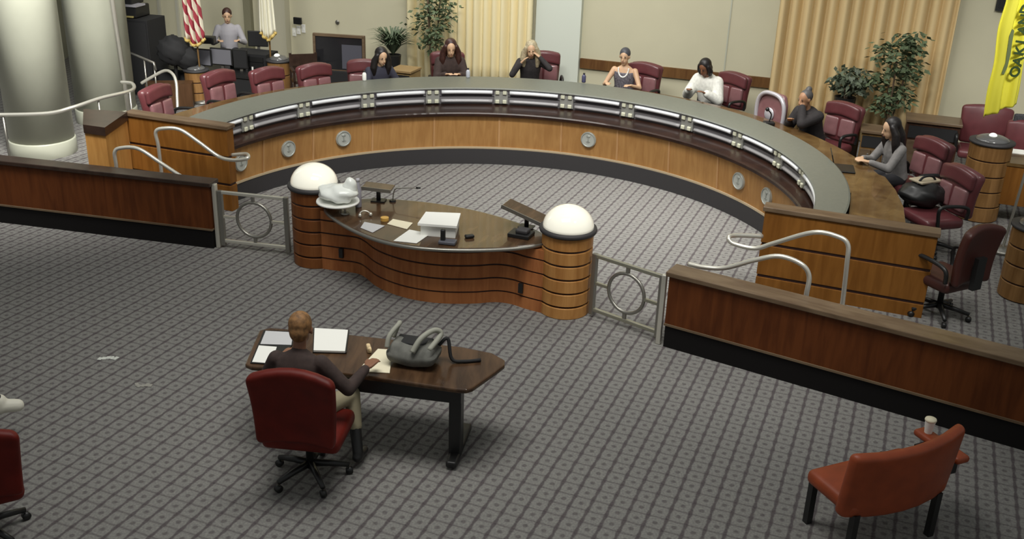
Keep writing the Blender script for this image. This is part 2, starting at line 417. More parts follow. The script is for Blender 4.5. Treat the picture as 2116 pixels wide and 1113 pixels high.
# ------------------------------------------------------------------ big painted columns on the left
def big_column(c, r, label, vs_=.2):
    t = thing('column', label, 'column', (c[0], c[1], 0))
    MB().lathe([(r, .0), (r, 6.5)], n=64).build('shaft', M_column, t, smooth=True)
    MB().lathe([(r+.015, 0), (r+.015, .40), (r+.005, .42), (r, .42)], n=64).build('plinth', M_column, t, smooth=True)
    return t
big_column((-6.88, 14.35), .44, 'front grey-green painted round column at the far left')
big_column((-6.65, 16.2), .46, 'rear grey-green round column, partly behind the front one')
tag(MB().tube([(-6.05, 15.6, ZP), (-6.20, 15.55, 5.0)], .035).build('conduit', M_steel, smooth=True), 'thin pale pipe rising between the two round columns', 'pipe')
p = [g(30, 335, .45), g(150, 335, .45), g(185, 345, .3), g(185, 300, .3), g(160, 290, .45), g(20, 300, .45)]

# ------------------------------------------------------------------ curved dais
dais = thing('curved_dais', 'long curved council dais with grey counter, silver band and honey wood panels', 'council desk', (0, 0, 0))
fc = FC
def R(c, r, z, a0, a1): return (c[0], c[1], r, z, a0, a1)
cw = (-.35, 11.43); cd = (-.31, 11.82); co = (-.30, 12.17); cs = (-.345, 11.55)
MB().ringsweep([R(fc, 3.80, 0, 159, -19), R(fc, 3.80, .235, 159, -19), R(fc, 3.95, .235, 159, -19), R(fc, 3.95, 0, 159, -19)]).build('kick_board', M_kick2, dais)
# panels, one board each
pan_px = [(544, 360), (653, 337), (775, 320), (899, 311), (1030, 311), (1156, 320), (1274, 335), (1386, 358), (1482, 394)]
angs = [159.] + [math.degrees(math.atan2(g(u, v, .235).y-cw[1], g(u, v, .235).x-cw[0])) for u, v in pan_px] + [-1.0, -19.]
M_batten = wood('pale_batten', (.44, .24, .10), (.54, .31, .14), rough=.45)
for i in range(len(angs)-1):
    a0, a1 = angs[i], angs[i+1]
    MB().ringsweep([R(cw, 3.79, .235, a0-.12, a1+.12), R(cw, 3.74, .76, a0-.12, a1+.12), R(cw, 3.90, .76, a0-.12, a1+.12), R(cw, 3.93, .235, a0-.12, a1+.12)], 14).build('panel', M_panel, dais)
    if 0 < i: MB().ringsweep([R(cw, 3.780, .235, a0+.22, a0-.22), R(cw, 3.73, .76, a0+.22, a0-.22), R(cw, 3.92, .76, a0+.22, a0-.22), R(cw, 3.92, .235, a0+.22, a0-.22)], 1).build('batten', M_batten, dais)
MB().ringsweep([R(cw, 3.765, .235, 159, -19), R(cw, 3.765, .262, 159, -19), R(cw, 3.9, .262, 159, -19), R(cw, 3.9, .235, 159, -19)]).build('bottom_moulding', mat('pale_edge', (.50, .40, .26), .4), dais)
M_ledge = wood('ledge_wood', (.014, .006, .004), (.030, .013, .008), rough=.3, scale=(.3, .3, 1), coat=.25)
MB().ringsweep([R(cw, 3.70, .745, 159, -19), R(cw, 3.67, .765, 159, -19), R(cw, 3.67, .80, 159, -19), R(cw, 3.69, .815, 159, -19), R(co, 4.0, .815, 166, -26.5), R(co, 4.0, .745, 166, -26.5)]).build('ledge', M_ledge, dais)
aL, aR = 165.2, -26.
MB().ringsweep([R(cd, 3.86, .815, aL, aR), R(cd, 3.84, .93, aL, aR), R(cd, 4.0, .93, aL, aR), R(cd, 4.0, .815, aL, aR)]).build('lower_band', M_silverlow, dais, smooth=False)
MB().ringsweep([R(cd, 3.85, .93, aL, aR), R(cd, 3.835, .945, aL, aR), R(cd, 3.85, .96, aL, aR), R(cd, 4.0, .96, aL, aR), R(cd, 4.0, .93, aL, aR)]).build('shadow_groove', mat('groove_grey', (.12, .115, .12), .4, metal=.5), dais)
MB().ringsweep([R(cd, 3.85, .96, aL, aR), R(cd, 3.80, 1.055, aL, aR), R(cd, 4.0, 1.055, aL, aR), R(cd, 4.0, .96, aL, aR)]).build('upper_band', M_silver, dais)
MB().ringsweep([R(cd, 3.79, 1.055, aL, aR), R(cd, 3.775, 1.065, aL, aR), R(cd, 3.79, 1.082, aL, aR), R(co, 4.22, 1.082, 169, -29.5), R(co, 4.24, 1.07, 169, -29.5), R(co, 4.22, 1.055, 169, -29.5)], 128).build('counter_top', M_counter, dais)
st_px = [(525, 242), (643, 217), (769, 199), (899, 192), (1035, 192), (1165, 202), (1290, 217), (1408, 243), (1514, 275), (1600, 314), (1655, 352)]
sang = [math.degrees(math.atan2(g(u, v, 1.04).y-cd[1], g(u, v, 1.04).x-cd[0])) for u, v in st_px]
def arc_bar(a0, a1, r, z, rr, m, nm):
    pts = [(cd[0]+r*cos(rad(a0+(a1-a0)*k/10)), cd[1]+r*sin(rad(a0+(a1-a0)*k/10)), z) for k in range(11)]
    MB().tube(pts, rr, 8).build(nm, m, dais, smooth=True)
M_bar2 = mat('lower_bar', (.42, .41, .42), .25, spec=.6)
M_plate = mat('plate_grey', (.27, .27, .25), .4)
for i, a in enumerate(sang):
    q = rad(a)
    MB().box((cd[0]+3.84*cos(q), cd[1]+3.84*sin(q), .937), (.05, .215, .215), q).build('stud_plate', M_plate, dais, bevel=.01)
    for da in (.85, -.85):
        for z in (1.008, .868):
            q = rad(a+da); MB().rbox((cd[0]+3.802*cos(q), cd[1]+3.802*sin(q), z), (.03, .062, .058), .010, q).build('stud', M_stud, dais, smooth=True)
    nx = sang[i+1]+2.0 if i+1 < len(sang) else -25
    arc_bar(a-2.0, nx, 3.80, 1.012, .030, M_glassbar, 'light_bar'); arc_bar(a-2.0, nx, 3.835, .866, .028, M_bar2, 'lower_bar')
arc_bar(164.8, sang[0]+2.0, 3.80, 1.012, .030, M_glassbar, 'light_bar'); arc_bar(164.8, sang[0]+2.0, 3.835, .866, .028, M_bar2, 'lower_bar')
# round seals on the panels
M_seal = mat('seal_metal', (.52, .54, .50), .35, metal=.35)
M_seal2 = mat('seal_relief', (.38, .40, .37), .4, metal=.35)
for (u, v) in ((493, 335), (598, 308), (715, 289), (1215, 289), (1524, 374), (1592, 405)):
    p = g(u, v, .52); a = math.atan2(p.y-cw[1], p.x-cw[0]); r = 3.765
    p = Vector((cw[0]+r*cos(a), cw[1]+r*sin(a), .52))
    sl = thing('round_seal', '', '', p, a+PI/2); del sl['label'], sl['category']; sl.parent = dais
    # disc faces the well
    def disc(r0, y0, y1, mm, nm, n=32):
        vs = [(r0*cos(2*PI*k/n), yy, r0*sin(2*PI*k/n)) for yy in (y0, y1) for k in range(n)]
        fs = [tuple(range(n)), tuple(reversed(range(n, 2*n)))]+[(k, (k+1) % n, n+(k+1) % n, n+k) for k in range(n)]
        return MB().add(vs, fs)
    mb = disc(.118, -.0, .03, None, '')
    sl_o = mb.build('seal_disc', M_seal, sl)
    MB().tube([(.105*cos(2*PI*k/24), .034, .105*sin(2*PI*k/24)) for k in range(24)], .008, 6, closed=True).build('seal_rim', M_seal2, sl, smooth=True)
    MB().box((0, .032, 0), (.018, .012, .09)).box((.0, .032, -.03), (.06, .012, .012)).ell((0, .032, .05), (.03, .012, .02)).build('seal_relief', M_seal2, sl)

# interior worktop behind the counter
M_work = wood('amber_worktop', (.075, .038, .014), (.15, .09, .034), rough=.25, scale=(.5, .5, 1), sz=8, coat=.3)
wt = thing('worktop', 'polished amber wood worktop running behind the curved counter', 'desk')
MB().ringsweep([R(co, 4.26, .90, 165.5, -9), R(co, 4.26, .94, 165.5, -9), R(co, 4.82, .94, 167, -7), R(co, 4.82, .90, 167, -7)]).build('top', M_work, wt)
MB().ringsweep([R(co, 4.26, ZP, 165, -9), R(co, 4.26, .90, 165, -9), R(co, 4.30, .90, 165, -9), R(co, 4.30, ZP, 165, -9)]).build('modesty_panel', M_cap, wt)

# ------------------------------------------------------------------ banded end panels and low walls
def slab(name, label, cat, A, B, th, z0, z1, mbody, mcap, cap=.05, over=.025, kick=None, mould=False):
    d = (B-A); L_ = d.length; a = math.atan2(d.y, d.x); n = Vector((-d.y, d.x, 0)).normalized()
    if n.y < 0: n = -n
    t = thing(name, label, cat, (A.x, A.y, 0), a)
    sg = 1 if (Matrix.Rotation(a, 3, 'Z') @ Vector((0, 1, 0))).dot(n) > 0 else -1
    zb = z0+(kick or 0)
    MB().box((L_/2, sg*th/2, (zb+z1-cap)/2), (L_, th, z1-cap-zb)).build('panel', mbody, t)
    MB().box((L_/2, sg*th/2, z1-cap/2), (L_+2*over, th+2*over, cap)).build('cap', mcap, t, bevel=.008)
    if kick:
        MB().box((L_/2, sg*th/2, z0+kick/2), (L_-.01, th-.01, kick)).build('kick_board', M_kick, t)
        if mould: MB().box((L_/2, sg*(th/2-.0), zb), (L_+.012, th+.024, .022)).build('moulding', M_capb, t)
    return t
def band_panel(name, label, A, B, z0):
    d = (B-A); a = math.atan2(d.y, d.x); L_ = d.length
    t = thing(name, label, 'end panel', (A.x, A.y, 0), a)
    sg = 1 if cos(a) > 0 else -1; th = .15
    for i, (lo, hi) in enumerate(((z0, .345), (.375, .715), (.745, T-.05))):
        if hi <= z0: continue
        MB().box((L_/2, sg*th/2, (max(lo, z0)+hi)/2), (L_, th, hi-max(lo, z0))).build('board', M_divp, t, bevel=.006)
    for z in (.36, .73): MB().box((L_/2, sg*th/2, z), (L_-.02, th-.024, .032)).build('reveal', M_reveal, t)
    MB().box((L_/2, sg*th/2, T-.025), (L_+.04, th+.04, .05)).build('cap', M_capb, t, bevel=.008)
    return t
M_divp = wood('end_panel_veneer', (.16, .062, .011), (.23, .096, .019), rough=.45)
M_reveal = mat('reveal_dark', (.03, .009, .006), .6)
band_panel('end_panel', 'banded wood end panel closing the left end of the dais', LD[0], LD[1]+Vector((-.05, .02, 0)), 0)
band_panel('end_panel', 'banded wood end panel closing the right end of the dais', RD[0], RD[1], 0)
# pedestal turning forward from the left end panel
pc = g(216, 264, T); pd = g(173, 258, T); pe = LD[1]
t = thing('pedestal', 'pale wood pedestal with dark cap at the left end of the dais', 'pedestal')
poly = [(pc.x, pc.y), (pe.x-.02, pe.y-.02), (pe.x-.6, pe.y+.05), (pd.x, pd.y)]
MB().prism(poly, 0, T-.10).build('body', M_post, t)
cx_, cy_ = sum(q[0] for q in poly)/4, sum(q[1] for q in poly)/4
MB().prism([(cx_+(q[0]-cx_)*1.05, cy_+(q[1]-cy_)*1.05) for q in poly], T-.10, T+.01).build('cap', M_cap, t)
# low walls
slab('low_wall', 'low mahogany wall left of the clerk desk with black base', 'low wall', LW[0], LW[1], .16, 0, .83, M_low, M_cap, cap=.05, over=.03, kick=.24, mould=True)
slab('low_wall', 'low mahogany wall running to the lower right corner with brown cap', 'low wall', RW[0], RW[1], .20, 0, .82, M_low, M_capb, cap=.05, over=.03, kick=.25, mould=True)

# ------------------------------------------------------------------ clerk desk between two domed columns
MC = Vector((-.86, 10.57, 0))
clerk = thing('clerk_desk', 'curved clerk desk with bulging banded wood front between two domed columns', 'desk', MC, AXA)
def smooth2(pts, k=8): return [(p.x, p.y) for p in crom([(a, b, 0) for a, b in pts], k)]
front = smooth2([(-1.40, -.20), (-1.15, -.17), (-.93, -.14), (-.78, -.20), (-.55, -.36), (-.28, -.46), (0, -.49), (.30, -.44), (.60, -.30), (.80, -.16), (.98, -.13), (1.15, -.17), (1.40, -.20)])
back = [(x, y+.10) for x, y in reversed(front)]
for i in range(5):
    z0 = .0 if i == 0 else .155*i-.02+.02; z0 = 0 if i == 0 else .135+.155*(i-1)+.02; z1 = .135+.155*i if i < 4 else .72
    MB().prism(front+back, z0, z1).build('band', M_fas, clerk) if False else None
M_fas = wood('clerk_veneer', (.30, .10, .034), (.44, .17, .06), rough=.42)
lev = [0, .135, .29, .445, .60, .72]
for i in range(5):
    MB().prism(front+back, lev[i]+(.0 if i == 0 else .010), lev[i+1]-.010).build('band', M_fas, clerk)
for z in lev[1:5]:
    fi = [(x, y+.012) for x, y in front]; MB().prism(fi+[(x, y+.07) for x, y in reversed(fi)], z-.0105, z+.0105).build('reveal', M_reveal, clerk)
# top, a pointed oval
tp = smooth2([(-1.36, .02), (-1.24, -.25), (-.98, -.46), (-.62, -.66), (-.25, -.78), (.1, -.79), (.45, -.70), (.82, -.52), (1.14, -.29), (1.33, -.02), (1.18, .16), (.85, .33), (.40, .46), (-.1, .50), (-.6, .43), (-1.0, .27), (-1.36, .02)])[:-1]
MB().prism(tp, .72, .765).build('top', M_top, clerk, bevel=.012)
MB().tube([(x, y, .742) for x, y in tp], .021, 8, closed=True).build('edge_strip', M_steeld, clerk, smooth=True)
for x in (-1.1, 1.1):
    MB().box((x, -.14-.04, .235), (.05, .03, .11)).build('socket_plate', M_black, clerk)
    MB().box((x, .06, .36), (.5, .12, .72)).build('pier', M_fas, clerk)
for s_, nm in ((-1.535, 'left'), (1.535, 'right')):
    p = MC + BX*s_ + AX*.0
    t = thing('domed_column', 'banded wood column with bright glossy dome at the %s end of the clerk desk' % nm, 'lamp column', (p.x, p.y, 0), 0, 'domed columns of the clerk desk')
    lv = [0, .135, .29, .445, .60, .755, .91]
    m_ = wood('domed_column_veneer_'+nm, *(((.15, .048, .014), (.22, .08, .024)) if nm == 'left' else ((.36, .16, .045), (.50, .25, .08))), rough=.4)
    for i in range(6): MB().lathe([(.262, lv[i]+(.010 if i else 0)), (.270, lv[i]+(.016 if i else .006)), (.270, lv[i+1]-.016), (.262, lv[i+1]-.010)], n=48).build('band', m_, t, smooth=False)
    MB().lathe([(.252, 0.002), (.252, .905)], n=48).build('core', M_reveal, t, smooth=True)
    MB().lathe([(.27, .902), (.298, .91), (.305, .93), (.298, .952), (.25, .958)], n=48).build('rim', M_kick2, t, smooth=True)
    MB().lathe([(.268*cos(PI/2*k/12)+.0005, .952+.235*sin(PI/2*k/12)) for k in range(13)], n=48).build('column_dome', M_dome, t, smooth=True)

# ------------------------------------------------------------------ gates
def gate(A, B, label, m):
    d = B-A; L_ = d.length; t = thing('gate', label, 'gate', (A.x, A.y, 0), math.atan2(d.y, d.x))
    z0, z1 = .09, .70; r = .020
    for x in (0, L_): MB().box((x, 0, (z0+z1)/2-.02), (.055, .05, z1-z0+.08)).build('stile', M_steeld, t, bevel=.006)
    for z in (z0, z1): MB().box((L_/2, 0, z), (L_, .04, .038)).build('rail', m, t, bevel=.006)
    cz = (z0+z1)/2; R_ = .215
    MB().tube([(L_/2+R_*cos(2*PI*k/40), 0, cz+R_*sin(2*PI*k/40)) for k in range(40)], .019, 10, closed=True).build('ring', M_steeld, t, smooth=True)
    for x0, x1 in ((0, L_/2-R_), (L_/2+R_, L_)): MB().box(((x0+x1)/2, 0, cz), (x1-x0, .03, .03)).build('crossbar', m, t)
    for za, zb in ((z0, cz-R_), (cz+R_, z1)): MB().box((L_/2, 0, (za+zb)/2), (.035, .03, zb-za)).build('spacer', M_steeld, t)
    return t
cl = MC - BX*1.535; cr_ = MC + BX*1.535
gate(Vector((-3.47, 11.42, 0)), Vector((-2.66, 11.26, 0)), 'silver metal gate with ring left of the clerk desk', M_steel)
gate(Vector((.86, 9.86, 0)), Vector((1.50, 9.36, 0)), 'grey metal gate with ring right of the clerk desk', mat('dull_steel', (.36, .35, .28), .35, metal=.7))
tag(MB().box((LW[0].x+.05, LW[0].y+.06, .40), (.05, .07, .80), rad(-12)).build('gate_post', M_steel, bevel=.01), 'steel post at the end of the left low wall, hinging the gate', 'post')
tag(MB().box((RW[0].x-.035, RW[0].y+.06, .38), (.05, .05, .76), rad(-30)).build('gate_post', M_steel, bevel=.01), 'steel post at the end of the right low wall beside the gate', 'post')

# ------------------------------------------------------------------ handrails
def rail(pts, label, r=.024, m=M_steel, k=6):
    return tag(MB().tube(crom(pts, k), r, 10).build('handrail', m, smooth=True), label, 'handrail')
b1 = Vector((4.02, 9.25)); 
def gp(lst): return [g(u, v, h) for u, v, h in lst]
yR = 9.45
rail([at_y(1738, 640, 9.35)*1, at_y(1741, 625, 9.35), at_y(1750, 545, 9.35), at_y(1752, 505, 9.37), at_y(1730, 488, 9.42), at_y(1680, 480, 9.52), at_y(1600, 502, 9.75), at_y(1560, 513, 9.85), at_y(1515, 503, 9.95), at_y(1506, 490, 10.0), at_y(1525, 486, 10.1), at_y(1575, 488, 10.2)],
     'bent steel handrail in front of the right end panel, the taller of the two')
rail([at_y(1664, 640, 8.95), at_y(1666, 610, 8.95), at_y(1672, 570, 8.97), at_y(1655, 545, 9.0), at_y(1610, 529, 9.1), at_y(1560, 537, 9.2), at_y(1500, 553, 9.35), at_y(1455, 552, 9.45), at_y(1422, 545, 9.55)],
     'bent steel handrail rising behind the cap of the right low wall')
rail([at_y(335, 365, 12.5), at_y(332, 340, 12.5), at_y(327, 300, 12.5), at_y(322, 272, 12.5), at_y(340, 265, 12.5), at_y(372, 268, 12.5), at_y(410, 293, 12.45), at_y(450, 322, 12.4), at_y(475, 330, 12.3), at_y(500, 330, 12.2), at_y(513, 325, 12.2), at_y(508, 318, 12.35), at_y(480, 320, 12.5)],
     'bent steel handrail in front of the left end panel, the taller of the two')
rail([at_y(242, 365, 12.15), at_y(240, 340, 12.15), at_y(237, 315, 12.15), at_y(248, 306, 12.15), at_y(285, 307, 12.1), at_y(330, 335, 12.0), at_y(378, 366, 11.85), at_y(400, 371, 11.8), at_y(428, 371, 11.7)],
     'bent steel handrail sloping down to the end of the left low wall')
# rail sweeping round the left columns
pts = [at_y(-30, 236, 13.3), at_y(10, 237, 13.35), at_y(100, 234, 13.4), at_y(150, 222, 13.5), at_y(208, 203, 13.9), at_y(262, 190, 14.4), at_y(277, 182, 14.8), at_y(272, 172, 15.1), at_y(250, 170, 15.2)]
rl = thing('curved_handrail', 'long curved steel handrail sweeping round the two left columns', 'handrail')
MB().tube(crom(pts), .026, 10).build('top_rail', M_steel, rl, smooth=True)
for u, v, y in ((6, 240, 13.35), (203, 205, 13.87), (268, 190, 14.45)):
    q = at_y(u, v, y); MB().tube([(q.x, q.y, q.z), (q.x, q.y, ZP)], .016, 8).build('post', M_steeld, rl, smooth=True)
rail([at_y(292, 172, 16), at_y(312, 160, 16), at_y(340, 146, 16), at_y(356, 152, 15.9), at_y(364, 170, 15.8), at_y(366, 200, 15.7), at_y(367, 225, 15.6)], 'arched steel handrail behind the first empty red chair')
st = thing('stair_rail', 'sloping grey stair rail with uprights beside the black cabinets', 'handrail')
a, b = at_y(238, 96, 17.2), at_y(318, 130, 16.6)
MB().tube([a, b, b+Vector((.02, 0, -.12))], .022, 8).build('top_rail', M_steeld, st, smooth=True)
for k in (.12, .22, .75, 1.0):
    q = a.lerp(b, k); MB().tube([q, (q.x, q.y, ZP)], .014, 8).build('post', M_steeld, st, smooth=True)

# ------------------------------------------------------------------ chairs
def back_shape(w, h, thick, curve=.06, taper=.0, dome=.05):
    def f(q):
        t = (q.z+h/2)/h
        x = q.x*(1-taper*(1-t))
        z = q.z + dome*(1-(2*q.x/w)**2)*max(0, t-.4)/.6
        y = q.y + curve*(1-(2*q.x/w)**2)*1 - curve + .03*sin(PI*t)
        return (x, y, z)
    return f
def make_chair(label, loc=(0, 0, 0), rz=0, group=None, mL=None, mP=None, w=.60, plain=False, zt=1.02, arms=True):
    """executive chair, local +Y is where the sitter faces"""
    mL = mL or M_leather; mP = mP or M_leather2
    t = thing('executive_chair', label, 'chair', loc, rz, group)
    bh = zt-.48
    fn = back_shape(w, bh, .12, taper=.10)
    MB().rbox((0, -.27, .48+bh/2), (w, .11, bh), .05, 0, rad(6), n=6, fn=lambda q: fn(Vector(q))).build('backrest', mL, t, smooth=True)
    if not plain:
        MB().rbox((0, -.235, zt-.10), (w*.96, .07, .19), .034, 0, rad(6), n=6, fn=lambda q: (q.x, q.y+.03*(1-(2*q.x/w)**2), q.z+.05*(1-(2*q.x/w)**2))).build('head_roll', mL, t, smooth=True)
        for s in (-1, 1): MB().rbox((s*w*.215, -.205, .70), (w*.40, .07, bh-.26), .035, 0, rad(6), n=3).build('back_pad', mP, t, smooth=True)
    MB().rbox((0, .02, .43), (w*.92, .52, .13), .055, n=4).build('seat', mL, t, smooth=True)
    for s in ((-1, 1) if arms else ()):
        MB().tube(crom([(s*w*.50, -.22, .50), (s*w*.53, -.20, .64), (s*w*.53, .0, .68), (s*w*.53, .18, .66), (s*w*.50, .16, .48), (s*w*.40, .10, .40)]), .022, 8).build('armrest', M_black, t, smooth=True)
    MB().lathe([(.03, .09), (.03, .30), (.05, .32), (.05, .36)]).build('gas_stem', M_black, t, smooth=True)
    for k in range(5):
        a = 2*PI*k/5+.3; e = (.30*cos(a), .30*sin(a))
        lg = MB().tube([(0, 0, .13), (e[0]*.5, e[1]*.5, .115), (e[0], e[1], .085)], [.032, .026, .02], 8).build('leg', M_black, t, smooth=True)
        MB().tube([(e[0]-.02*sin(a), e[1]+.02*cos(a), .032), (e[0]+.02*sin(a), e[1]-.02*cos(a), .032)], .030, 12).build('caster', M_black, lg, smooth=True)
    return t
def face(pos, to): return math.atan2(to[1]-pos[1], to[0]-pos[0]) - PI/2     # local +Y towards 'to'
ctr = (-.3, 12.1)
GEC = 'empty red chairs behind the dais'
c0 = None
def spot(u, v, z): q = g(u, v, z); return q
# empty chairs at the left end
q = spot(455, 152, 1.21); chP = 'occupied red chairs behind the dais'
ch = make_chair('empty maroon leather chair, second from the left behind the dais', (q.x, q.y, ZP), face(q, ctr)+.12, GEC)
def chair_at(u, v, lab, z=1.21, group=GEC, turn=0, src=ch, skip=(), push=.24):
    q = spot(u, v, z); f = face(q, ctr)+turn; q = q + Vector((-sin(f), cos(f), 0))*push
    return dup(src, (q.x, q.y, ZP), f, lab, group, skip)
ch.location = Vector(ch.location) + Vector((-sin(ch.rotation_euler.z), cos(ch.rotation_euler.z), 0))*.24
chair_at(555, 146, 'empty maroon leather chair, third from the left behind the dais', turn=.1)
chair_at(652, 138, 'empty maroon leather chair left of the woman in navy', turn=.12)
chair_at(326, 183, 'first empty maroon chair, at the left end panel under the arched handrail', turn=.15)
chP = 'occupied red chairs behind the dais'
chair_at(1985, 345, 'maroon chair holding a black bag by the right end panel', group='red chairs on the right', turn=.35, z=1.25)
# oval-backed chair with pale rim
q = g(1590, 195, 1.28); f = face(q, ctr)-.1
t = thing('oval_chair', 'maroon chair with pale oval rim round its back, beside the gold curtain', 'chair', (q.x, q.y, ZP), f)
fo = lambda q: (q.x*(1-.10*max(0, -(q.z)/.3)), q.y, q.z)
MB().rbox((0, -.1, .80), (.58, .08, .60), .035, 0, rad(5), n=5, fn=lambda q: (q.x*math.sqrt(max(.15, 1-abs(q.z/.36)**3)), q.y, q.z)).build('backrest', M_leather2, t, smooth=True)
MB().tube([( (.29)*cos(a)*abs(cos(a))**-.25 if abs(cos(a)) > .01 else 0, -.055, .80+.29*sin(a)*abs(sin(a))**-.25 if abs(sin(a)) > .01 else .80) for a in [2*PI*k/40+.04 for k in range(40)]], .032, 8, closed=True).build('rim', mat('pale_rim', (.60, .58, .62), .25, metal=.3), t, smooth=True)
MB().ell((0, -.045, .78), (.10, .03, .10)).build('painted_highlight', mat('pale_rim', (.6, .58, .62), .25), t, smooth=True)  # pale shape imitates the highlight in the middle of the back
MB().rbox((0, .15, .44), (.54, .5, .12), .05).build('seat', M_leather, t, smooth=True)
MB().lathe([(.26, .0), (.26, .03), (.04, .06), (.035, .40)]).build('pedestal', M_black, t, smooth=True)
# big plain chairs on the right
q = g(1982, 458, 1.30); ts = make_chair('rust-brown task chair seen from behind beside the right end panel', (q.x+.05, q.y+.15, ZP), rad(28), 'red chairs on the right', mL=mat('umber_leather', (.055, .014, .010), .45), plain=True, w=.54, zt=1.08)
MB().box((0, -.36, .62), (.12, .05, .34)).build('back_bracket', M_black, ts)
q = g(2045, 235, 1.2); big = make_chair('large maroon chair near the yellow flag', (q.x, q.y, ZP), rad(160), 'red chairs on the right', mL=M_leather, mP=M_leather2, plain=True, w=.72)
q = g(2135, 262, 1.25); dup(big, (q.x, q.y, ZP), rad(150), 'maroon chair cut off by the right edge of the picture below the flag', 'red chairs on the right')

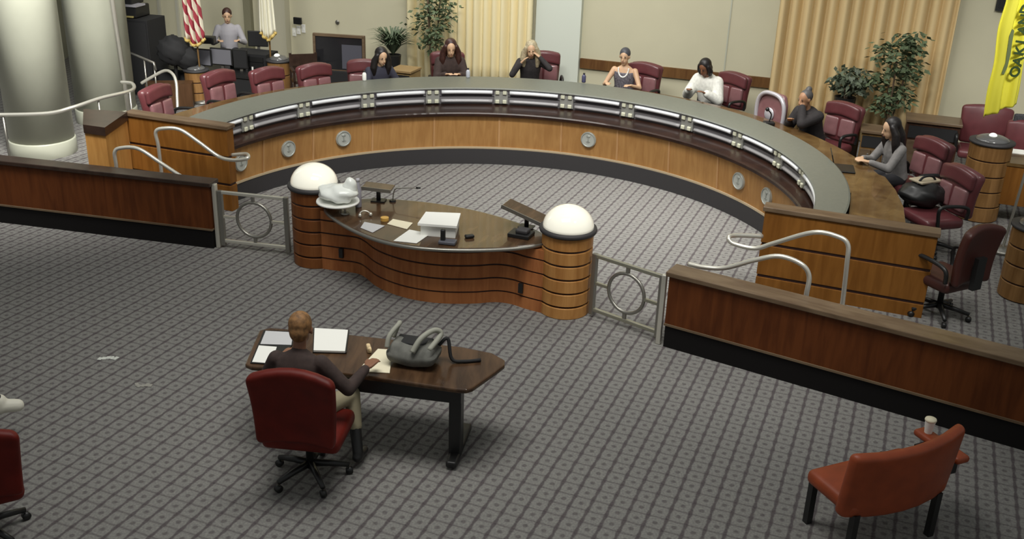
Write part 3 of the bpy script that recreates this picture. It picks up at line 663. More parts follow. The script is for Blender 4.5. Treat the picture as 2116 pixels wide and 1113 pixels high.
# ------------------------------------------------------------------ people
def ik(a, b, l1, l2, pole):
    a, b = Vector(a), Vector(b); d = b-a; L_ = d.length
    if L_ > l1+l2-.004: b = a + d*((l1+l2-.004)/L_); d = b-a; L_ = d.length
    k = (l1*l1-l2*l2+L_*L_)/(2*L_); h = math.sqrt(max(0, l1*l1-k*k)); dn = d/L_
    p = Vector(pole); p = (p-dn*p.dot(dn)).normalized()
    return a+dn*k+p*h, b
def person(label, loc, rz, skin, top, hair, hstyle, lean=12, hp=15, hyaw=0, lh=None, rh=None, trousers=M_trouser, shoe=M_black, sleeve='long', vox=.011, fine=False, neck_w=None, lay=None, hroll=0, hs=1.07, puff=0, boot=False, shs=1, leg=True, lleg=None, rleg=None, scale=1.0):
    """seated person, local +Y ahead; hands given in local space"""
    t = thing('person', label, 'person', loc, rz)
    la = rad(lean)
    def S(s, x=0, f=0): return Vector((x, sin(la)*s + cos(la)*f - .02, .54 + cos(la)*s - sin(la)*f))
    spine_top = S(.50)
    hd = S(.50) + Vector((0, sin(la+rad(hp)*.4)*.11+.015, cos(la)*.085)) + Vector((0, sin(rad(hp)+la*.3)*.075, .085))
    HR = (Matrix.Rotation(rad(hyaw), 3, 'Z') @ Matrix.Rotation(-rad(hp), 3, 'X') @ Matrix.Rotation(rad(hroll), 3, 'Y'))
    def HP(x, y, z): return hd + HR @ (Vector((x, y, z))*hs)
    body = MB()
    # head: skull, jaw, nose, ears
    body.ell(HP(0, -.012, .022), (.079, .100, .100), HR); body.ell(HP(0, .022, -.045), (.060, .070, .075), HR)
    body.cone(HP(0, .055, -.092), HP(0, .050, -.085), .026, .026)
    body.cone(HP(0, .088, .015), HP(0, .106, -.022), .009, .014); body.ell(HP(0, .086, -.052), (.026, .012, .012), HR)
    for s in (-1, 1): body.ell(HP(s*.077, -.008, -.005), (.010, .020, .031), HR)
    body.cone(S(.47), HP(0, -.018, -.06), .056, .050)
    # torso
    def rings(off):
        return [(0, .165, .125), (.10, .150, .115), (.22, .155, .115), (.34, .172, .115), (.42, .170, .10), (.48, .125, .08), (.515, .065, .06)]
    def torso(mb, off, upto=1.0, bottom=0):
        rr = [r for r in rings(0) if r[0] <= upto]; vs = []; n = 20
        for (s, wx, wy) in rr:
            for j in range(n): a = 2*PI*j/n; vs.append(S(s, (wx+off)*cos(a), (wy+off)*sin(a)))
        fs = [(i*n+j, i*n+(j+1) % n, (i+1)*n+(j+1) % n, (i+1)*n+j) for i in range(len(rr)-1) for j in range(n)]
        fs += [tuple(reversed(range(n))), tuple((len(rr)-1)*n+j for j in range(n))]
        mb.add(vs, fs)
    torso(body, -.004)
    cloth = MB(); torso(cloth, .012+puff, .52 if sleeve != 'none' else .45)
    if sleeve != 'none': cloth.cone(S(.44), S(.505), .075, .064)
    hands = [rh or (.20, .42, .76), lh or (-.20, .42, .76)]
    jo = {}
    for s, hnd in ((1, hands[0]), (-1, hands[1])):
        sh = S(.435, s*.175); el, wr = ik(sh, hnd, .29, .255, (s*.55, -.35, -.8))
        jo[s] = (sh, el, wr)
        body.chain([sh, el, wr], [.050, .038, .026])
        if sleeve == 'long': cloth.chain([sh, el, el.lerp(wr, .90)], [.068+puff, .054+puff, .040+puff*.7])
        elif sleeve == 'short': cloth.cone(sh, sh.lerp(el, .5), .068, .058)
        else: cloth.cone(sh, sh, .03, .03) if False else None
        # hand: palm and fingers
        d = (wr-el).normalized(); side = d.cross(Vector((0, 0, 1))).normalized()*s; upv = side.cross(d)*s
        if abs(upv.z) > 0 and upv.z < 0: upv = -upv
        dn = (d + Vector((0, 0, -.15))).normalized()
        for k in range(4):
            off = side*((k-1.5)*.021); base = wr + dn*.018 + off*.7; kn = wr + dn*.085 + off
            body.cone(base, kn, .015, .0115)
            Lf = (.064, .074, .068, .052)[k]*(1 if s > 0 else 1)
            m1 = kn + dn*Lf*.5 + upv*-.006; e1 = m1 + (dn*.75 - upv*.6).normalized()*Lf*.45
            body.cone(kn, m1, .0100, .0092, 8); body.cone(m1, e1, .0092, .0080, 8)
        th0 = wr + dn*.02 - side*.02; th1 = th0 + dn*.035 - side*.030; th2 = th1 + dn*.035 - side*.004
        body.cone(th0, th1, .014, .0115, 8); body.cone(th1, th2, .0115, .0095, 8)
    # legs
    if leg:
        tr = MB()
        for s, tg in ((1, rleg), (-1, lleg)):
            hip = Vector((s*.09, 0, .54)); kn, an = tg or ((s*.13, .44, .53), (s*.13, .46, .10))
            kn, an = Vector(kn), Vector(an); body.chain([hip, kn, an], [.07, .052, .036])
            tr.chain([hip, kn, kn.lerp(an, .55 if boot else .93)], [.092, .068, .056 if boot else .05])
            d = Vector((s*.1, 1, 0)).normalized(); 
            sm = MB(); sm.cone(an+Vector((0, -.02, -.035)), an+d*.13+Vector((0, 0, -.055)), .042*shs, .036*shs); sm.cone(an, an+Vector((0, 0, -.04)), .044*shs, .046*shs)
            if boot: sm.cone(kn.lerp(an, .5), an, .050, .044)
            sm.build('shoe', shoe, t, remesh=.011)
            body.cone(an+Vector((0, 0, -.03)), an+d*.11+Vector((0, 0, -.05)), .03, .026)
        tr.ell((0, -.01, .53), (.165, .13, .09)); tr.build('trousers', trousers, t, remesh=.014)
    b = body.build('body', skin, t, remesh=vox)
    cloth.build('top', top, t, remesh=.012)
    # face marks
    for s in (-1, 1):
        MB().ell(HP(s*.030, .079, .012), (.010, .007, .0050), HR, 10, 6).build('eye', M_eye, t, smooth=True)
        MB().ell(HP(s*.031, .083, .033), (.015, .005, .003), HR, 10, 6).build('eyebrow', hair if hair else M_hairb, t, smooth=True)
    MB().ell(HP(0, .098, -.054), (.018, .005, .0045), HR, 10, 6).build('mouth', M_lip, t, smooth=True)
    if hair:
        h = MB()
        if hstyle == 'bald': pass
        elif hstyle == 'short':
            h.ell(HP(0, -.028, .042), (.090, .102, .100), HR); h.ell(HP(0, -.060, -.01), (.074, .066, .080), HR)
        elif hstyle == 'long':
            h.ell(HP(0, -.044, .042), (.104, .106, .106), HR)
            for s in (-1, 1):
                h.chain([HP(s*.076, .0, .03), HP(s*.108, -.005, -.06), HP(s*.118, .02, -.16), HP(s*.105, .045, -.26)], [.042, .052, .056, .034])
            h.chain([HP(0, -.06, .0), HP(0, -.085, -.12), HP(0, -.09, -.27)], [.09, .092, .07])
        elif hstyle == 'bob':
            h.ell(HP(0, -.036, .040), (.100, .108, .106), HR)
            for s in (-1, 1): h.chain([HP(s*.07, .0, .03), HP(s*.088, .0, -.05), HP(s*.080, .01, -.10)], [.042, .046, .034])
            h.ell(HP(0, -.060, -.03), (.098, .070, .092), HR)
        elif hstyle == 'bun':
            h.ell(HP(0, -.034, .036), (.088, .100, .098), HR); h.ell(HP(0, -.085, .115), (.046, .046, .044), HR)
        h.build('hair', hair, t, remesh=.010)
    return t, HP, jo, S
def seat_person(u, v, ztop, label, chair, turn=0, side=0, cturn=0, back=.05, **kw):
    """head top seen at (u, v) at height ztop above the raised floor; his or her chair stands behind"""
    lean = kw.get('lean', 12)
    q = g(u, v, ZP+ztop); f = face(q, ctr)+turn
    fwd = Vector((-sin(f), cos(f), 0)); rgt = Vector((cos(f), sin(f), 0)); off = .62*sin(rad(lean)) + .06
    p = q - fwd*off; p.z = ZP
    dup(ch, p - fwd*back - rgt*side, f+cturn, chair, chP)
    return person(label, p, f, **kw)
# head-top heights: about 1.33 upright, less when leaning
seat_person(790, 110, 1.25, 'woman with long dark hair in a dark navy jacket, left of the tall plant', 'maroon chair of the long-haired woman in dark navy', turn=.1, side=-.22, cturn=-.5, skin=M_skin_l, top=mat('navy_cloth', (.035, .035, .055), .8), hair=M_hairb, hstyle='long', lean=16, hp=22, rh=(.12, .38, .80), lh=(-.25, .36, .80))
seat_person(932, 94, 1.25, 'woman with long dark brown hair before the pale curtain', 'maroon chair of the dark-haired woman before the pale curtain', turn=.0, skin=M_skin_l, top=M_brownc, hair=M_hairbr, hstyle='long', hs=1.15, puff=.015, lean=12, hp=18, rh=(.10, .40, .82), lh=(-.12, .40, .82))
_, HPb, _, _ = seat_person(1098, 96, 1.24, 'blond woman in a dark jacket with a hand raised to her cheek', 'maroon chair of the blond woman before the pale curtain', turn=.12, side=.24, skin=M_skin_l, top=M_dark, hair=M_hairblond, hstyle='long', lean=18, hp=20, rh=(.16, .33, .98), lh=(-.14, .30, 1.08))
tp_, HPn, _, Sn = seat_person(1290, 112, 1.25, 'woman with short grey hair, sleeveless patterned dress and white bead necklace', 'maroon chair of the woman with the white necklace', turn=.05, side=.20, cturn=-.2, skin=M_skin_l, top=M_slate, hair=mat('charcoal_hair', (.06, .06, .07), .5), hstyle='short', lean=8, hp=12, sleeve='none', rh=(.20, .36, .80), lh=(-.20, .36, .80))
nk = MB()
for k in range(21):
    a = PI*(k/20); q = Sn(.485-.13*sin(a), -.085*cos(a), .075+.045*sin(a)); nk.ell(q, (.014, .014, .014), None, 8, 6)
nk.build('necklace', M_white, tp_, smooth=True)
seat_person(1456, 137, 1.20, 'woman with black hair in a loose white lace blouse looking down', 'maroon chair of the woman in the white blouse', turn=-.05, side=.18, cturn=-.15, skin=M_skin_d, top=M_whitec, hair=M_hairb, hstyle='bob', puff=.035, lean=20, hp=30, rh=(.16, .42, .82), lh=(-.16, .42, .82))
seat_person(1662, 190, 1.27, 'man with grey hair in a bun and dark jacket, chin resting on his hand', 'maroon chair of the man in the dark jacket resting his chin', turn=.1, side=.12, back=.22, cturn=.1, skin=M_skin_m, top=M_dark, hair=mat('iron_grey_hair', (.085, .08, .08), .5), hstyle='bun', puff=.02, lean=24, hp=14, rh=(.12, .40, .84), lh=(-.04, .36, 1.08))
seat_person(1838, 257, 1.25, 'woman with long black hair in a grey sweater typing at the worktop', 'maroon chair of the woman in the grey sweater', turn=.05, side=.05, back=.20, cturn=.2, skin=M_skin_l, top=M_greyc, hair=M_hairb, hstyle='long', lean=14, hp=20, rh=(.08, .46, .79), lh=(-.10, .46, .79))

# staff member at the back left
q = at_y(468, 36, 19.3)
sp_z = q.z-1.30
person('man in a pale grey shirt behind the monitors at the staff table', (q.x, q.y+.05, max(ZP, sp_z)), rad(195), M_skin_l, M_shirt, M_hairbr, 'short', lean=6, hp=14, rh=(.18, .35, .80), lh=(-.18, .35, .80))

# man at the speaker table
cp = Vector((-1.57, 6.46)); ca = rad(-6)
near = make_chair('dark red leather chair seen from behind at the speaker table', (cp.x+.05, cp.y+.30, 0), ca, None, mL=M_leatherb, plain=True, w=.66, zt=1.07, arms=False)
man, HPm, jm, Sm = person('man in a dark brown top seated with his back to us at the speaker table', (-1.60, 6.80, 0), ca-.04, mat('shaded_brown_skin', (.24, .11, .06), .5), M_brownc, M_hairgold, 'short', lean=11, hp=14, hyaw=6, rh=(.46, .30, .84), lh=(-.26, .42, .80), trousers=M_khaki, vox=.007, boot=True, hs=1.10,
     rleg=((.30, .40, .53), (.40, .20, .12)))

# ------------------------------------------------------------------ speaker table and things on it
tb = thing('speaker_table', 'long dark wooden speaker table on black pedestal legs', 'table', (0, 0, 0))
tpoly = [(-2.10, 7.20), (-2.13, 7.80), (-2.05, 7.86), (-1.35, 7.78), (-.40, 7.63), (-.14, 7.54), (-.03, 7.42), (-.03, 7.34), (-.10, 7.22), (-.27, 6.95), (-.32, 6.915), (-.40, 6.92), (-.91, 7.03), (-1.3, 7.11), (-2.04, 7.16)]
MB().prism(tpoly, .70, .74).build('top', M_top, tb, bevel=.012)
def lp(t, s): # along the table / across
    a = Vector((-2.0, 7.5, 0)).lerp(Vector((-.30, 7.22, 0)), t); n = Vector((.16, .987, 0)); return a+n*s
for k, tt in enumerate((.08, .95)):
    a = lp(tt, -.12)
    lg = MB().box((a.x, a.y, .37), (.10, .12, .66), rad(-9)).build('leg', M_black, tb, bevel=.01)
    MB().rbox((a.x+.02, a.y+.10, .045), (.09, .62, .06), .02, rad(-9)).build('foot', M_black, lg, smooth=True)
A_ = lp(.02, -.18); B_ = lp(.98, -.18); d = B_-A_
MB().box(((A_.x+B_.x)/2, (A_.y+B_.y)/2, .62), (d.length, .03, .16), math.atan2(d.y, d.x)).build('apron', M_black, tb)
def paper(name, px, z, label, m=M_white, th=.004, cat='paper', group=None):
    pts = [g(u, v, z) for u, v in px]
    return tag(MB().prism([(p.x, p.y) for p in pts], z-th, z).build(name, m), label, cat, group)
bd = paper('folder', [(517, 749), (545, 682), (612, 684), (604, 712), (566, 752)], .749, 'black-edged folder under the papers at the left end of the speaker table', M_black, .008, 'folder')
paper('paper_sheet', [(521, 747), (535, 713), (572, 716), (560, 750)], .754, 'white sheet on the folder beside the seated man', M_white)
paper('paper_sheet', [(538, 710), (549, 683), (606, 686), (602, 712)], .753, 'pale sheet on the folder behind the seated man', mat('grey_paper', (.55, .55, .56), .6))
bk = thing('open_binder', 'open white binder with dark edge in front of the seated man', 'binder')
def pp(px, z0, z1, nm, m, par):
    pts = [g(u, v, z1) for u, v in px]; return MB().prism([(p.x, p.y) for p in pts], z0, z1).build(nm, m, par)
pp([(646, 727), (648, 676), (722, 681), (716, 728)], .741, .752, 'cover', M_black, bk)
pp([(648, 723), (650, 677), (719, 681), (713, 725)], .752, .768, 'pages', M_white, bk)
paper('paper_sheet', [(738, 766), (781, 720), (812, 722), (805, 770)], .747, 'cream sheet beside the grey bag on the speaker table', M_cream, .005)
# grey bag
bp = g(856, 748, .74)
bg = thing('bag', 'grey canvas shoulder bag with looped handles on the speaker table', 'bag', (bp.x, bp.y, .741), rad(-12))
MB().rbox((0, .0, .07), (.34, .22, .14), .05, n=5, fn=lambda q: (q.x*(1-.12*(q.z > 0)), q.y*(1-.35*max(0, q.z)/.07), q.z+.03*abs(q.x)/.17)).build('body', mat('grey_canvas', (.13, .13, .115), .8, noise=.3, nscale=15), bg, smooth=True)
MB().rbox((-.01, .03, .142), (.24, .12, .03), .012).build('opening', M_blackm, bg, smooth=True)
MB().tube(crom([(-.16, -.08, .13), (-.155, -.04, .20), (-.12, .05, .25), (-.14, .09, .22), (-.17, .08, .13)]), .017, 8).build('handle', mat('strap_grey', (.30, .30, .25), .7), bg, smooth=True)
MB().tube(crom([(.02, -.10, .13), (.06, -.04, .21), (.12, .05, .235), (.16, .07, .20), (.12, -.06, .14)]), .019, 8).build('handle', mat('strap_grey', (.30, .30, .25), .7), bg, smooth=True)
MB().tube(crom([(.15, .06, .12), (.20, .10, .16), (.24, .06, .03), (.32, .08, .012), (.42, .13, .012)]), .012, 8).build('shoulder_strap', M_blackm, bg, smooth=True)
hp_ = g(762, 712, .80)
tag(MB().rbox((0, 0, 0), (.035, .10, .05), .012, n=2).build('snack_wrapper', mat('wrapper', (.72, .52, .30), .4, noise=.5, nscale=30), smooth=True, loc=(hp_.x, hp_.y, .767), rz=.3), 'crumpled cream and orange wrapper by the seated man\'s right hand', 'wrapper')

bg.scale = (1.22, 1.25, 1.18)
# marks left on the carpet
for u, v, w, lab in ((223, 741, .16, 'bright scuffed tape mark on the carpet at the left'), (297, 795, .14, 'faint scuffed tape mark on the carpet, nearer the speaker table')):
    p = g(u, v, 0); mb = MB()
    rn = random.Random(int(u))
    for k in range(5): mb.rbox((p.x+(k-2)*w/4.5, p.y+rn.uniform(-.03, .03), .004), (w/4.2, .035+rn.random()*.03, .006), .003, rn.uniform(-.5, .5), n=1)
    tag(mb.build('floor_tape', mat('floor_tape', (.6, .62, .58), .3) if u < 250 else mat('worn_tape', (.30, .29, .26), .5)), lab, 'tape mark')

# ------------------------------------------------------------------ things on the clerk desk
ZC = .766
def cpt(u, v, z=ZC): return g(u, v, z)
bs = thing('document_box', 'thick white document box stacked on the clerk desk', 'box')
pp([(869, 465), (882, 441), (949, 444), (941, 471)], ZC, ZC+.115, 'box', M_white, bs).rotation_euler
pp([(863, 461), (880, 437), (952, 440), (944, 467)], ZC+.125, ZC+.15, 'lid', mat('bright_paper', (.9, .9, .86), .6), bs)
pp([(866, 463), (881, 439), (951, 442), (943, 469)], ZC+.115, ZC+.125, 'shadow_gap', M_kick2, bs)
def cpaper(px, lab, m=M_white, z=ZC+.005): return paper('paper_sheet', px, z, lab, m, .004)
cpaper([(813, 497), (846, 474), (890, 482), (861, 502)], 'white sheet lying before the document box on the clerk desk', M_white)
cpaper([(800, 462), (812, 452), (853, 460), (841, 473)], 'small cream sheet beside the orange tape roll', M_cream)
cpaper([(745, 470), (753, 458), (795, 466), (770, 480)], 'grey sheet near the left of the clerk desk', mat('grey_paper', (.55, .55, .56), .6))
p = cpt(795, 455); tag(MB().lathe([(.028, 0), (.045, 0), (.045, .035), (.028, .035)], n=24).build('tape_roll', mat('orange_tape', (.62, .36, .08), .4), smooth=False, loc=(p.x, p.y, ZC)), 'orange tape roll on the clerk desk', 'tape')
tag(MB().rbox((0, 0, .018), (.10, .065, .036), .017, n=2).build('computer_mouse', M_black, smooth=True, loc=cpt(970, 491), rz=.4), 'dark oval mouse on the clerk desk right of the white box', 'mouse')
p = cpt(925, 503); t = thing('phone', 'small grey desk phone with dark handset at the front edge of the clerk desk', 'phone', (p.x, p.y, ZC), rad(-10))
MB().rbox((0, 0, .02), (.18, .11, .035), .01).build('base', mat('phone_grey', (.10, .10, .12), .3), t, smooth=True)
MB().rbox((-.05, .0, .085), (.05, .05, .14), .015).build('handset', M_black, t, smooth=True)
p = cpt(755, 448); t = thing('headset', 'small silver headset left on the clerk desk', 'headset', (p.x, p.y, ZC), .4)
MB().tube([(.06*cos(a), .0+.06*sin(a), .02+.03*sin(a)) for a in [PI*k/10 for k in range(11)]], .008, 8).build('band', M_steel, t, smooth=True)
for s in (-1, 1): MB().ell((s*.06, 0, .024), (.02, .025, .024)).build('ear_cup', M_steel, t, smooth=True)
# draped white plastic bag on a stand over the left column
p = g(698, 408, .93); dcol = (p - (MC - BX*1.535)); dcol.z = 0
if dcol.length < .52: p = MC - BX*1.535 + dcol.normalized()*.52
t = thing('raised_tray', 'pale tray on a thin stem beside the left glossy dome, under a white bag', 'tray', (p.x, p.y, ZC), AXA)
MB().lathe([(.215, 0), (.24, .012), (.235, .03), (.20, .02)], c=(0, 0, .105), n=32).build('dish', M_white, t, smooth=True)
MB().tube([(.10, -.02, 0), (.10, -.02, .11)], .014, 8).build('stem', M_steel, t, smooth=True); MB().lathe([(.05, 0), (.045, .015)], c=(.10, -.02, 0), n=16).build('foot', M_steeld, t)
M_bag = mat('white_plastic', (.86, .89, .84), .25, spec=.6, coat=.4)
def crump(c, s, n=18, m=12, amp=.09, seed=1):
    r_ = random.Random(seed); mb = MB().ell((0, 0, 0), s, None, n, m); ph = [r_.uniform(0, 6.28) for _ in range(6)]
    mb.v = [tuple(Vector(c)+Vector(v)*(1+amp*sin(v[0]*38+ph[0])*sin(v[1]*33+ph[1])+amp*.8*sin(v[2]*45+ph[2]+v[0]*21))) for v in mb.v]; return mb
t = thing('white_bag', 'crumpled white plastic bag slumped on the raised tray beside the left glossy dome', 'bag', (p.x, p.y, ZC+.135), AXA)
crump((0, 0, .085), (.225, .18, .10), 26, 16, .10, 3).build('bulk', M_bag, t, smooth=True)
crump((.14, .03, .17), (.09, .07, .09), 18, 12, .14, 6).build('gathered_neck', M_bag, t, smooth=True)
bt = p + BX*.12 + AX*.24
t = thing('bottle', 'clear grey bottle standing behind the white plastic bag', 'bottle', (bt.x, bt.y, ZC))
MB().lathe([(.034, 0), (.036, .01), (.036, .22), (.018, .28), (.018, .30)], n=20).build('body', mat('grey_bottle', (.32, .31, .35), .15, spec=.7), t, smooth=True)
MB().lathe([(.021, .30), (.021, .335)], n=16).build('cap', mat('grey_cap', (.45, .44, .48), .4), t, smooth=True)
# tilted reading boards at both ends of the clerk desk
def board(a, b, ln, wd, tilt, rz, label):
    p = MC + BX*a + AX*b; t = thing('reading_board', label, 'lectern board', (p.x, p.y, ZC), AXA+rz)
    MB().box((0, 0, .17), (ln, wd, .022), 0, 0, tilt).build('board', M_top, t, bevel=.006)
    MB().box((0, -wd/2, .17), (ln, .012, .04), 0, 0, tilt).build('edge', M_steeld, t)
    MB().tube([(0, 0, 0), (0, 0, .16)], .025, 10).build('stem', M_black, t, smooth=True)
    MB().box((0, 0, .008), (.16, .12, .016)).build('foot', M_black, t)
board(.98, .24, .52, .26, rad(16), rad(0), 'tilted wooden board on black stem beside the right glossy dome')
board(-.85, .26, .34, .22, rad(3), rad(15), 'small wooden board on black stem right of the bottle')
# small microphone arm at the left board
p = MC + BX*(-.70) + AX*.32; t = thing('microphone', 'thin gooseneck microphone pointing over the well from the clerk desk', 'microphone', (p.x, p.y, ZC), AXA)
MB().tube(crom([(0, 0, 0), (.02, .02, .14), (.12, .05, .165), (.26, .08, .18)]), .007, 8).build('gooseneck', M_steeld, t, smooth=True)
MB().tube([(.26, .08, .18), (.31, .09, .185)], .011, 8).build('head', M_black, t, smooth=True); MB().lathe([(.04, 0), (.035, .02)], n=16).build('base', M_black, t)
p = MC + BX*1.02 + AX*(-.02); t = thing('papers_tray', 'black tray of clutter beside the right dome column', 'tray', (p.x, p.y, ZC), AXA)
MB().box((0, 0, .02), (.24, .20, .04)).build('tray', M_black, t, bevel=.006); MB().rbox((.02, .0, .06), (.14, .12, .05), .02).build('contents', M_kick2, t, smooth=True)

# ------------------------------------------------------------------ things on and behind the dais counter
ZT = 1.083
def cbottle(u, v, lab, m):
    p = g(u, v, ZT); t = thing('water_bottle', lab, 'bottle', (p.x, p.y, ZT))
    MB().lathe([(.03, 0), (.033, .01), (.033, .10), (.014, .13)], n=18).build('body', m, t, smooth=True)
    MB().lathe([(.017, .13), (.017, .15)], n=14).build('cap', M_black, t, smooth=True)
cbottle(1206, 170, 'dark blue water bottle on the counter below the end of the brown rail', mat('blue_bottle', (.06, .06, .12), .3))
cbottle(967, 160, 'small pale water bottle to the right of the brown-haired woman', mat('pale_bottle', (.45, .47, .52), .2))
cbottle(753, 166, 'white cup-shaped bottle beside the woman in navy', M_white)
p = g(1580, 243, 1.083); t = thing('desk_microphone', 'black desk microphone on the counter before the oval-backed chair', 'microphone', (p.x+.1, p.y+.12, .941), 0)
MB().rbox((0, 0, .03), (.16, .12, .06), .02).build('base', M_black, t, smooth=True); MB().tube(crom([(0, 0, .05), (.02, 0, .16), (-.05, -.05, .24)]), .009).build('stem', M_black, t, smooth=True); MB().ell((-.06, -.06, .25), (.03, .03, .03)).build('head', M_black, t, smooth=True)
# laptop before the woman in the grey sweater
p = g(1772, 350, .945); t = thing('laptop', 'open black laptop in front of the woman in the grey sweater', 'laptop', (p.x-.16, p.y, .942), rad(78))
MB().rbox((0, 0, .01), (.34, .23, .018), .006).build('keyboard_base', M_black, t, smooth=True)
MB().box((0, .16, .11), (.34, .012, .22), 0, rad(-18)).build('screen', M_black, t)
# bag on the chair by the end panel
p = g(1905, 400, ZP+.62)
t = thing('black_bag', 'bulky black bag filling the seat of the chair at the right end panel', 'bag', (p.x, p.y-.05, ZP+.50), rad(20))
crump((0, 0, .14), (.30, .24, .16), 24, 14, .06, 9).build('body', M_black, t, smooth=True)
MB().tube(crom([(-.14, -.02, .27), (-.08, -.03, .36), (.06, -.03, .36), (.14, -.02, .27)]), .014, 8).build('handle', M_blackm, t, smooth=True)
MB().rbox((.02, .03, .30), (.34, .22, .03), .012, .1).build('folded_papers', mat('tan_paper', (.40, .34, .24), .6), t, smooth=True)

# rounded return desk at the right of the counter
rp = [g(u, v, .94) for u, v in [(1752, 452), (1758, 400), (1775, 372), (1800, 362), (1828, 372), (1850, 400), (1866, 435), (1870, 468)]]
t = thing('return_desk', 'round-ended amber desk top beside the right end panel', 'desk')
MB().prism([(p.x, p.y) for p in rp], .945, .985).build('top', M_work, t, bevel=.006)
MB().prism([((p.x-rp[3].x)*.7+rp[3].x, (p.y-rp[3].y)*.8+rp[3].y-.1) for p in rp], ZP, .945).build('base', M_cap, t)

# tall cabinets and tables on the right
def cab(u0, u1, vt, h, depth, label, name='credenza', cat='cabinet', mtop=M_capb, mb=M_cap):
    a, b = g(u0, vt, h), g(u1, vt, h); a.z = b.z = 0; d = b-a; an = wa; L_ = (b-a).dot(WD)
    t = thing(name, label, cat, (a.x, a.y, ZP), an); hh = h-ZP
    MB().box((L_/2, depth/2, hh-.02), (L_+.04, depth+.04, .04)).build('top', mtop, t, bevel=.006)
    MB().box((L_/2, depth/2+.02, (hh-.04)/2), (L_, depth, hh-.04)).build('body', mb, t)
    MB().box((L_/2, -.004+.02, hh*.78), (L_*.9, .02, hh*.22)).build('open_shelf', M_blackm, t)
    for s in (-1, 1):
        dr = MB().box((L_/2+s*L_*.23, .008, hh*.34), (L_*.43, .024, hh*.58)).build('door', mtop, t, bevel=.004)
        MB().rbox((L_/2+s*.04, -.012, hh*.5), (.02, .02, .09), .006).build('handle', M_steeld, dr)
    return t
cab(1876, 1985, 246, 1.02, .45, 'dark wood cabinet with an open shelf under the right edge of the gold curtain', mb=wood('dark_cabinet', (.035, .016, .010), (.06, .03, .018)))
cab(1782, 1832, 268, .95, .4, 'low brown side cabinet behind the black-haired woman', mb=wood('tan_cabinet', (.16, .09, .035), (.24, .14, .05)))
cab(1733, 1782, 248, .92, .35, 'amber wood side table behind the man in the dark jacket', 'side_table', 'table', M_work, wood('amber_side', (.22, .13, .04), (.34, .20, .07)))
cab(806, 858, 143, .95, .4, 'small tan wood cabinet beneath the tall plant left of centre', mb=wood('tan_cabinet2', (.26, .17, .07), (.36, .25, .11)), mtop=mat('tan_top', (.30, .20, .09), .4))

# banded round piers with dark domed caps at the back
def pier(p, ztop, r, label, with_glint=True, bright=1):
    t = thing('banded_pier', label, 'pier', (p[0], p[1], ZP)); hh = ztop-ZP; n = max(3, int(hh/.19)); st_ = hh/n
    m_ = wood('pier_veneer', (.17, .085, .028), (.28, .15, .055), rough=.45) if 'pier_veneer' not in MATS else MATS['pier_veneer']
    for i in range(n): MB().lathe([(r-.008, i*st_+.008), (r, i*st_+.014), (r, (i+1)*st_-.014), (r-.008, (i+1)*st_-.008)], n=36).build('band', m_, t)
    MB().lathe([(r-.016, 0), (r-.016, hh-.004)], n=36).build('core', M_reveal, t)
    MB().lathe([(r, hh-.006), (r+.02, hh+.004), (r+.02, hh+.03), (r-.05, hh+.036)], n=36).build('rim', M_kick2, t, smooth=True)
    MB().lathe([(r*.8*cos(PI/2*k/8)+.0005, hh+.034+.07*sin(PI/2*k/8)) for k in range(9)], n=32).build('cap_dome', mat('smoked_dome', (.10, .10, .10), .15, spec=.8), t, smooth=True)
    MB().ell((-.02, -.03, hh+.10), (.05, .05, .035)).build('dome_glint', mat('painted_glint', (.8, .8, .75), .3, emit=(1, 1, .9), estr=.8), t, smooth=True)  # small glowing shape imitates the highlight on the dark dome
    return t
pier((6.15, 12.95), 1.22, .26, 'banded wooden pier with dark domed cap below the yellow flag')
q = at_y(405, 146, 17.6); pier((q.x, q.y), q.z, .20, 'banded wooden pier with dark domed cap below the striped flag')
q = at_y(576, 126, 17.9); pier((q.x, q.y), q.z, .20, 'banded wooden pier with dark domed cap below the white flag')
q = g(2128, 470, 1.0); pier((q.x+.1, q.y), 1.0, .26, 'banded wooden pier cut off by the right edge of the picture')
q = at_y(350, 170, 17.2); 
tag(MB().box((q.x, q.y, (q.z+ZP)/2), (.75, .3, q.z-ZP), .2).build('side_partition', wood('dim_partition', (.06, .03, .014), (.10, .05, .024))), 'dim brown partition behind the arched handrail', 'partition')
# staff table on the right with paper
t = thing('staff_table', 'dark wooden staff table joined to the pier under the yellow flag', 'table', (7.15, 12.75, ZP), rad(-20))
MB().box((0, 0, .80), (1.7, .6, .04)).build('top', M_work, t); MB().box((0, -.27, .52), (1.7, .03, .52)).build('front_panel', M_divp, t)
MB().box((.3, -.42, .62), (.9, .28, .02)).build('keyboard_shelf', M_steeld, t); 
for s in (-1, 1): MB().box((s*.8, 0, .39), (.05, .5, .78)).build('side', M_cap, t)
p = g(2105, 314, 1.02); tag(MB().box((0, 0, .004), (.5, .22, .008)).build('paper_sheet', M_white, loc=(p.x, p.y, 1.021), rz=rad(-18)), 'white sheet on the staff table at the right edge', 'paper')
p = g(2100, 300, 1.25)
t = thing('mesh_chair', 'black mesh-backed office chair below the yellow flag', 'chair', (7.15, 13.9, ZP), rad(170))
MB().rbox((0, -.2, .82), (.5, .06, .62), .03, n=4).build('backrest', mat('black_mesh', (.03, .03, .035), .7, noise=.8, nscale=60), t, smooth=True)
MB().rbox((0, .05, .45), (.5, .5, .09), .04).build('seat', M_blackm, t, smooth=True); MB().lathe([(.28, 0), (.28, .03), (.03, .07), (.03, .42)]).build('pedestal', M_black, t, smooth=True)

